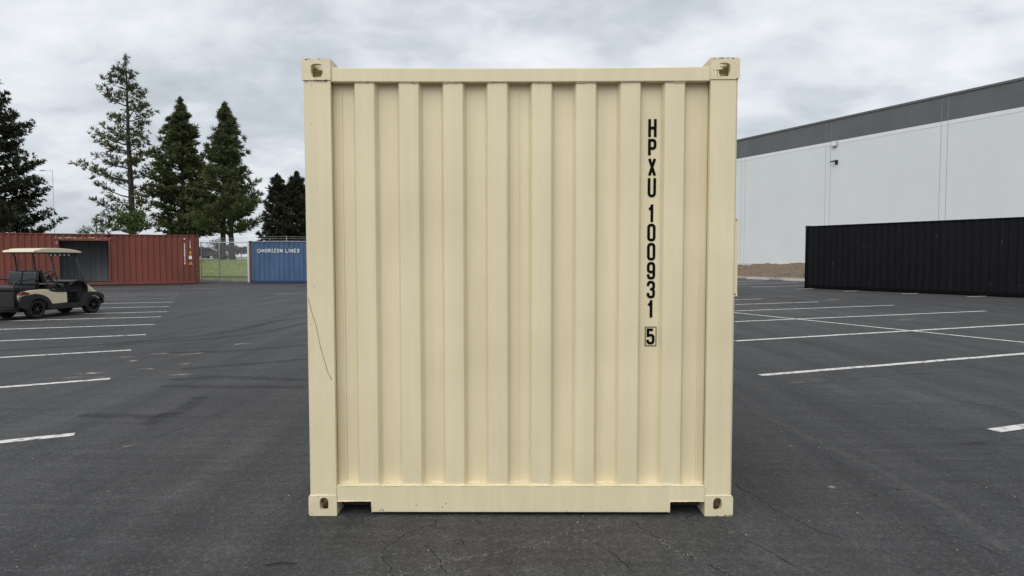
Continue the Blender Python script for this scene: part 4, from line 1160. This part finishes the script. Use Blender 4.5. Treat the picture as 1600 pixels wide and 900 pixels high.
d_ = 84.0
for px, top, lw_, rw_, sd2, lab in ((438, 277, 30, 28, 31, 'ragged dark conifer with a forked top, left of the clump above the blue container'), (461, 272, 26, 26, 32, 'slim dark conifer with the highest tip in the clump above the blue container'),
                                 (478, 284, 24, 26, 33, 'dark conifer half hidden by the cream container\'s left edge')):
    conifer('conifer_tree', lab, (px2x(px, d_), CAM.y + d_ + (sd2 - 32) * 1.5, GZ), hz(top, d_),
            prof([(top, 2, 2), (top + 8, 9, 9), (top + 20, 13, 14), (top + 40, 19, 19), (top + 62, lw_ * .8, rw_ * .8), (top + 85, lw_, rw_), (400, lw_, rw_)], d_),
            N3, whorl=.55, per=7, tuft=.62, trunk_r=.3, first=.6, dens=1.2, rise=.16, tip_up=.5, needles=11, wid=.11, seed=sd2, group='dark conifers above the blue container', sub=.42)
# small pine tip poking over the red container
conifer('pine_tree', 'small pine tip peeping over the red container roof left of the tallest pine', (px2x(146, 50), CAM.y + 50, GZ), hz(344, 50),
        prof([(344, 5, 5), (350, 12, 12), (358, 20, 22), (380, 22, 24)], 50), N1, whorl=.5, per=6, tuft=.42, trunk_r=.08, first=.6, dens=.7, rise=.3, needles=10, wid=.08, seed=41, group='small trees over the red container')

# ---- leafy trees
def leafy(name, label, base, H, rx, leaf_m, n=900, leaf=.16, trunk_r=.06, seed=1, group=None, z0=.35, sparse=1.0, ry=None):
    rnd = random.Random(seed)
    t = thing(name, label, 'tree', base, 0, group)
    mb = MB(); mb.tube([(0, 0, 0), (.03 * H * rnd.uniform(-1, 1), 0, H * .3), (0, 0, H * .62)], [trunk_r, trunk_r * .8, trunk_r * .4], 7); tr = mb.build('trunk', BARK, t, smooth=True, recalc=False)
    T = Tufts(); ml = MB(); clumps = []
    for k in range(11):
        a_ = rnd.uniform(0, 6.28); e_ = rnd.uniform(-.3, 1); rr = rnd.uniform(.45, .95)
        c = Vector((math.cos(a_) * rx * rr * math.sqrt(max(.1, 1 - e_ * e_)), math.sin(a_) * (ry or rx) * rr * math.sqrt(max(.1, 1 - e_ * e_)), H * (z0 + (1 - z0) * .5) + e_ * H * (1 - z0) * .45 * rr))
        clumps.append((c, rnd.uniform(.3, .5) * rx))
        ml.tube([(0, 0, H * rnd.uniform(.25, .5)), (c.x * .5, c.y * .5, (c.z + H * .4) * .5), tuple(c)], [trunk_r * .5, trunk_r * .3, trunk_r * .12], 4, cap=False)
    stuff(ml.build('limbs', BARK, t, recalc=False))
    for _ in range(int(n * sparse)):
        c, r = rnd.choice(clumps)
        d = Vector((rnd.gauss(0, 1), rnd.gauss(0, 1), rnd.gauss(0, 1))).normalized()
        T.add(c + d * r * rnd.random() ** .4, d + Vector((0, 0, .3)), leaf * rnd.uniform(.6, 1.3))
    T.build('crown', leaf_m, t, 3, .30, 1.0)
    return t
leafy('leafy_tree', 'small bright green leafy tree showing over the red container', (px2x(205, 52), CAM.y + 52, GZ), hz(328, 52), 1.25, mat('fresh_leaves', (.075, .125, .030), rough=.75, color2=(.045, .080, .020), scale=1.5), n=1500, leaf=.16, seed=4, group='small trees over the red container')
leafy('bare_tree', 'thin sparsely leaved tree seen through the gate', (px2x(336, 66), CAM.y + 66, GZ), 2.0, 1.0, mat('sparse_leaves', (.07, .075, .05), rough=.85, color2=(.05, .05, .035), scale=2), n=240, leaf=.12, trunk_r=.05, seed=6, z0=.5)
gm = mat('distant_leaves', (.060, .072, .055), rough=.9, color2=(.040, .050, .040), scale=.3)
for k, px in enumerate((306, 318, 329, 341, 352, 361, 372, 383, 395)):
    dd = 170 + 23 * ((k * 7) % 5)
    labs = ['low rounded distant tree at the gate\'s left post', 'distant tree left of the thin tree beyond the gate', 'distant tree just left of the thin tree trunk', 'distant tree just right of the thin tree trunk', 'distant tree seen left of the twin pine trunks',
            'distant tree seen between the twin pine trunks', 'distant tree right of the twin pine trunks', 'distant tree behind the gate\'s white post', 'distant tree low behind the blue container']
    leafy('distant_tree', labs[k], (px2x(px, dd), CAM.y + dd, GZ), 2.6 + .9 * ((k * 5) % 4) * .6, 2.2, gm, n=420, leaf=.5, trunk_r=.12, seed=50 + k, group='distant trees beyond the road', z0=.25)

# ---- two parked cars far beyond the gate
def far_car(label, loc, rz, paint):
    c = thing('parked_car', label, 'car', loc, rz, 'cars parked beyond the road')
    side = [(-2.1, .35), (-2.15, .75), (-1.95, .92), (-1.2, 1.0), (-.6, 1.42), (.7, 1.45), (1.5, 1.0), (2.05, .92), (2.15, .6), (2.1, .35)]
    mb = MB(); mb.prism_y(side, -.85, .85); mb.build('body', paint, c, bevel=.08)
    for y in (-.862, .862):
        mb = MB(); mb.prism_y([(-1.05, 1.0), (-.55, 1.36), (.65, 1.38), (1.25, 1.0)], min(y, y * .99), max(y, y * .99)); mb.build('side_window', mat('dark_glass', (.02, .022, .025), rough=.1), c)
        for x in (-1.35, 1.35):
            mb = MB(); mb.lathe_y([(.0, -.1), (.3, -.1), (.32, -.05), (.32, .05), (.3, .1), (.0, .1)], x, y * .92, .32, 16); mb.build('wheel', RUBBER, c)
    return c
dd = 82
far_car('dark parked car low at the left of the gate opening', (px2x(317, dd), CAM.y + dd, 1.21), R(8), mat('dark_car_paint', (.02, .022, .028), rough=.35, coat=.4))
far_car('grey parked car beside the darker one beyond the gate', (px2x(331, dd + 14), CAM.y + dd + 14, 1.21), R(5), mat('grey_car_paint', (.10, .11, .12), rough=.35, coat=.4))

# ================================================================== golf cart
CHD = R(12.97)
cf = Vector((math.sin(CHD), math.cos(CHD), 0)); cr = Vector((math.cos(CHD), -math.sin(CHD), 0))
co_ = Vector((-12.11, 11.92, 0))
cart = thing('golf_cart', 'cream and black golf cart with a canopy parked on the stall lines', 'golf cart', tuple(co_), math.atan2(cf.y, cf.x))
cart.scale = (.955, .955, .97)
G_CREAM = mat('cart_cream_gelcoat', (.66, .59, .42), rough=.32, coat=.3, var=.03, scale=3)
G_BLK = mat('cart_black_plastic', (.013, .0135, .015), rough=.45, var=.2, scale=8)
G_SEAT = mat('cart_black_vinyl', (.011, .012, .015), rough=.42, bump=.1, bscale=120)
G_STEEL = mat('cart_black_steel', (.010, .010, .011), rough=.35)
G_RUB = mat('tyre_black_rubber', (.016, .016, .016), rough=.8, bump=.3, bscale=60)
G_RIM = mat('gloss_black_rim', (.006, .006, .007), rough=.18)
WB = 1.65
def cart_wheel(x, y):
    s_ = -1 if y < 0 else 1
    mb = MB(); R0, Wd = .232, .105
    mb.lathe_y([(.150, -Wd * .8), (.168, -Wd), (.212, -Wd * .95), (.229, -Wd * .75), (R0, -Wd * .35), (R0, Wd * .35), (.229, Wd * .75), (.212, Wd * .95), (.168, Wd), (.150, Wd * .8), (.150, -Wd * .8)], x, y, .231, 32)
    w = mb.build('wheel', G_RUB, cart, smooth=True)
    mb = MB(); yo = s_ * Wd
    mb.lathe_y([(.156, yo * .86), (.150, yo * .97), (.138, yo * .90), (.132, yo * .35), (.0, yo * .30)], x, y, .231, 28)
    for k in range(7):
        a_ = k * 2 * math.pi / 7
        c, q = math.cos(a_), math.sin(a_); tx, tz = -q, c
        vs_ = []
        for rr, hw in ((.03, .020), (.142, .013)):
            for sg in (-1, 1):
                for dy_ in (.70, .88): vs_.append((x + c * rr + tx * hw * sg, y + yo * dy_, .231 + q * rr + tz * hw * sg))
        mb.add(vs_, [(0, 1, 3, 2), (4, 6, 7, 5), (0, 4, 5, 1), (2, 3, 7, 6), (1, 5, 7, 3), (0, 2, 6, 4)])
    mb.lathe_y([(.034, yo * .6), (.034, yo * .90), (.020, yo * .96), (0, yo * .96)], x, y, .231, 14)
    mb.build('rim', G_RIM, w)
    mb = MB(); mb.lathe_y([(.016, yo * .95), (.014, yo * 1.0), (0, yo * 1.0)], x, y, .231, 10); mb.build('hub_cap', mat('bright_hub', (.5, .5, .5), rough=.25, metal=.9), w)
for x in (0, WB):
    for y in (-.45, .45): cart_wheel(x, y)
# cream rear body with the wheel arch cut in its side
arch = [(.31 * math.cos(R(t)), .235 + .31 * math.sin(R(t))) for t in np.linspace(20, 160, 12)]
sidep = [(-.44, .56), (-.42, .63), (-.34, .685), (-.16, .715), (.26, .715), (.40, .655), (.60, .625), (.83, .620), (.84, .345), (.42, .335)] + arch + [(-.40, .40)]
mb = MB(); mb.prism_y(sidep, -.56, .56); body = mb.build('body', G_CREAM, cart, bevel=.018)
for s_ in (-1, 1):
    y0, y1 = sorted((s_ * .535, s_ * .600))
    band = [(.262 * math.cos(R(t)), .235 + .262 * math.sin(R(t))) for t in np.linspace(-4, 184, 18)] + [(-.48, .30), (-.50, .46), (-.46, .565), (-.30, .600), (-.05, .625)] + [(.385 * math.cos(R(t)), .235 + .37 * math.sin(R(t))) for t in np.linspace(82, 18, 8)] + [(.46, .325), (.44, .21)]
    mb = MB(); mb.prism_y(band, y0, y1); mb.build('rear_fender', G_BLK, cart, bevel=.010)
    mb = MB(); mb.prism_y([(.30, .205), (1.22, .205), (1.30, .25), (1.30, .33), (1.16, .325), (.85, .332), (.44, .325)], s_ * .585 - .02, s_ * .585 + .02); mb.build('sill_trim', G_BLK, cart, bevel=.010)
    band = [(WB + .262 * math.cos(R(t)), .235 + .262 * math.sin(R(t))) for t in np.linspace(12, 184, 16)] + [(1.26, .23), (1.20, .34), (1.24, .50), (1.36, .58), (1.55, .60), (1.78, .575), (1.93, .50), (1.97, .44), (1.93, .40)]
    mb = MB(); mb.prism_y(band, y0, y1); mb.build('front_fender', G_BLK, cart, bevel=.010)
    mb = MB(); mb.prism_y([(-.46, .60), (-.44, .665), (-.34, .69), (-.22, .655), (-.20, .63), (-.30, .61)], *sorted((s_ * .50, s_ * .572))); mb.build('tail_light', mat('red_lens', (.16, .010, .018), rough=.15, coat=.5), cart, bevel=.008)
    # hip restraint loop
    mb = MB(); mb.tube([(.27, s_ * .55, .90), (.32, s_ * .555, .80), (.40, s_ * .56, .685), (.58, s_ * .56, .650), (.78, s_ * .56, .640), (.74, s_ * .56, .70), (.62, s_ * .555, .81), (.50, s_ * .55, .885), (.36, s_ * .55, .925), (.27, s_ * .55, .90)], .020, 7); mb.build('armrest', G_BLK, cart, smooth=True)
    # canopy struts
    mb = MB(); mb.tube([(.20, s_ * .30, .72), (.19, s_ * .30, 1.20), (.16, s_ * .30, 1.52), (.10, s_ * .31, 1.665)], .022, 8); mb.build('rear_strut', G_STEEL, cart, smooth=True)
    mb = MB(); mb.tube([(1.50, s_ * .48, .42), (1.48, s_ * .46, .80), (1.22, s_ * .42, 1.65)], .021, 8); mb.build('front_strut', G_STEEL, cart, smooth=True)
    # rear seat grab bar
    mb = MB(); mb.tube([(-.55, s_ * .50, .30), (-.55, s_ * .50, .86), (-.52, s_ * .50, .93), (-.44, s_ * .50, .965), (.02, s_ * .50, .975), (.12, s_ * .46, .93)], .017, 8); mb.build('grab_bar', G_STEEL, cart, smooth=True)
    mb = MB(); mb.box(-.40, -.28, *sorted((s_ * .515, s_ * .53)), .655, .69); mb.build('hinge_plate', mat('cart_bright_steel', (.45, .45, .45), rough=.3, metal=.8), cart)
mb = MB(); mb.box(-.30, 1.95, -.34, .34, .17, .29); mb.build('chassis', G_STEEL, cart)
mb = MB(); mb.box(.80, 1.34, -.565, .565, .265, .315); mb.build('floor', G_BLK, cart, bevel=.01)
mb = MB(); mb.box(-.52, -.40, -.44, .44, .32, .68); mb.build('rear_well', mat('cart_dark_box', (.008, .008, .009), rough=.7), cart, bevel=.01)
mb = MB(); mb.box(-1.20, -.45, -.52, .52, .262, .312); mb.build('foot_platform', G_BLK, cart, bevel=.012)
for k in range(5):
    mb = MB(); mb.box(-1.16 + .13 * k, -1.10 + .13 * k, -.48, .48, .312, .320); mb.build('platform_tread', G_STEEL, cart)
mb = MB(); mb.tube([(0, -.40, .231), (0, .40, .231)], .05, 8); mb.build('rear_axle', G_STEEL, cart)
mb = MB(); mb.tube([(WB, -.40, .231), (WB, .40, .231)], .035, 8); mb.build('front_axle', G_STEEL, cart)
def cushion(name, x0, x1, y0, y1, z0, z1, tilt=0.0, b=.045):
    mb = MB(); mb.add([(x0, y0, z0), (x1, y0, z0), (x1, y1, z0), (x0, y1, z0), (x0 + tilt, y0, z1), (x1 + tilt, y0, z1), (x1 + tilt, y1, z1), (x0 + tilt, y1, z1)],
                      [(0, 3, 2, 1), (4, 5, 6, 7), (0, 1, 5, 4), (1, 2, 6, 5), (2, 3, 7, 6), (3, 0, 4, 7)])
    return mb.build(name, G_SEAT, cart, smooth=True, bevel=b, bseg=4)
cushion('front_seat', .34, .80, -.53, .53, .72, .845)
cushion('rear_seat', -.52, .02, -.50, .50, .70, .82)
for y0, y1 in ((-.45, -.012), (.012, .45)):
    cushion('front_backrest', .27, .38, y0, y1, .87, 1.22, tilt=-.10, b=.05)
    cushion('rear_backrest', .03, .14, y0, y1, .83, 1.17, tilt=.05, b=.055)
mb = MB(); mb.box(.175, .225, -.36, .36, .72, 1.08); mb.build('seat_frame', G_STEEL, cart)
# dash: an arched black cowl with open tray
dash = [(1.20, .315), (1.16, .56), (1.02, .66), (.99, .80), (1.06, .885), (1.22, .925), (1.38, .885), (1.46, .78), (1.46, .315)]
cheek = [(1.44, .315), (1.46, .70), (1.42, .80), (1.33, .865), (1.20, .885), (1.08, .86), (1.02, .80), (.985, .81), (1.05, .90), (1.20, .930), (1.37, .905), (1.47, .83), (1.505, .72), (1.50, .315)]
for ya, yb in ((-.53, -.44), (.44, .53)):
    mb = MB(); mb.prism_y(cheek, ya, yb); mb.build('dash_cheek', G_BLK, cart, bevel=.008)
    mb = MB(); mb.prism_y([(1.20, .315), (1.17, .58), (1.40, .60), (1.43, .315)], ya, yb); mb.build('kick_panel', G_BLK, cart, bevel=.008)
mb = MB(); mb.prism_y([(1.06, .885), (1.22, .925), (1.38, .885), (1.46, .78), (1.46, .315), (1.38, .315), (1.36, .60), (1.05, .60), (1.04, .645), (1.33, .66), (1.32, .84), (1.20, .88), (1.07, .855)], -.44, .44); mb.build('dashboard', G_BLK, cart, bevel=.008)
nose = [(1.37, .895), (1.50, .835), (1.70, .70), (1.88, .55), (1.96, .44), (1.96, .33), (1.47, .33), (1.47, .78)]
mb = MB(); mb.prism_y(nose, -.46, .46); mb.build('front_cowl', G_CREAM, cart, smooth=True, bevel=.055, bseg=4)
mb = MB(); mb.prism_y([(1.88, .22), (2.04, .24), (2.06, .36), (1.97, .42), (1.88, .38)], -.50, .50); mb.build('front_bumper', G_BLK, cart, bevel=.03)
# steering
sc = Vector((.96, .22, 1.04)); ax_ = Vector((-.72, 0, .69)).normalized(); e1 = Vector((0, 1, 0)); e2 = ax_.cross(e1)
mb = MB(); ring = [sc + (e1 * math.cos(t * math.pi / 12) + e2 * math.sin(t * math.pi / 12)) * .175 for t in range(25)]
mb.tube(ring, .017, 7, cap=False)
for t in (0, 120, 240):
    mb.tube([sc - ax_ * .03, sc + (e1 * math.cos(R(t + 90)) + e2 * math.sin(R(t + 90))) * .17], .014, 5)
mb.tube([sc - ax_ * .05, sc + ax_ * .005], .05, 10)
mb.build('steering_wheel', G_STEEL, cart, smooth=True)
mb = MB(); mb.tube([sc - ax_ * .03, Vector((1.24, .22, .76))], .03, 8); mb.build('steering_column', G_STEEL, cart)
# canopy
roofp = [(-.02, 1.655), (.0, 1.70), (.08, 1.718), (.14, 1.722), (.19, 1.745), (.40, 1.764), (.70, 1.764), (1.0, 1.745), (1.22, 1.715), (1.36, 1.680), (1.39, 1.655), (1.34, 1.645), (.02, 1.648)]
mb = MB(); mb.prism_y(roofp, -.50, .50); mb.build('canopy', G_CREAM, cart, bevel=.022, bseg=3)
mb = MB(); mb.box(.06, 1.30, -.44, .44, 1.622, 1.6465); mb.build('canopy_lining', G_BLK, cart)
mb = MB(); mb.box(1.18, 1.215, -.36, .42, 1.555, 1.62); mir = mb.build('mirror', G_BLK, cart, bevel=.008)
for k in range(5):
    y = -.32 + .150 * k
    mb = MB(); mb.box(1.172, 1.1785, y, y + .075, 1.566, 1.608); mb.build('mirror_glass', mat('mirror_glass', (.45, .47, .48), rough=.15, metal=.6), mir)
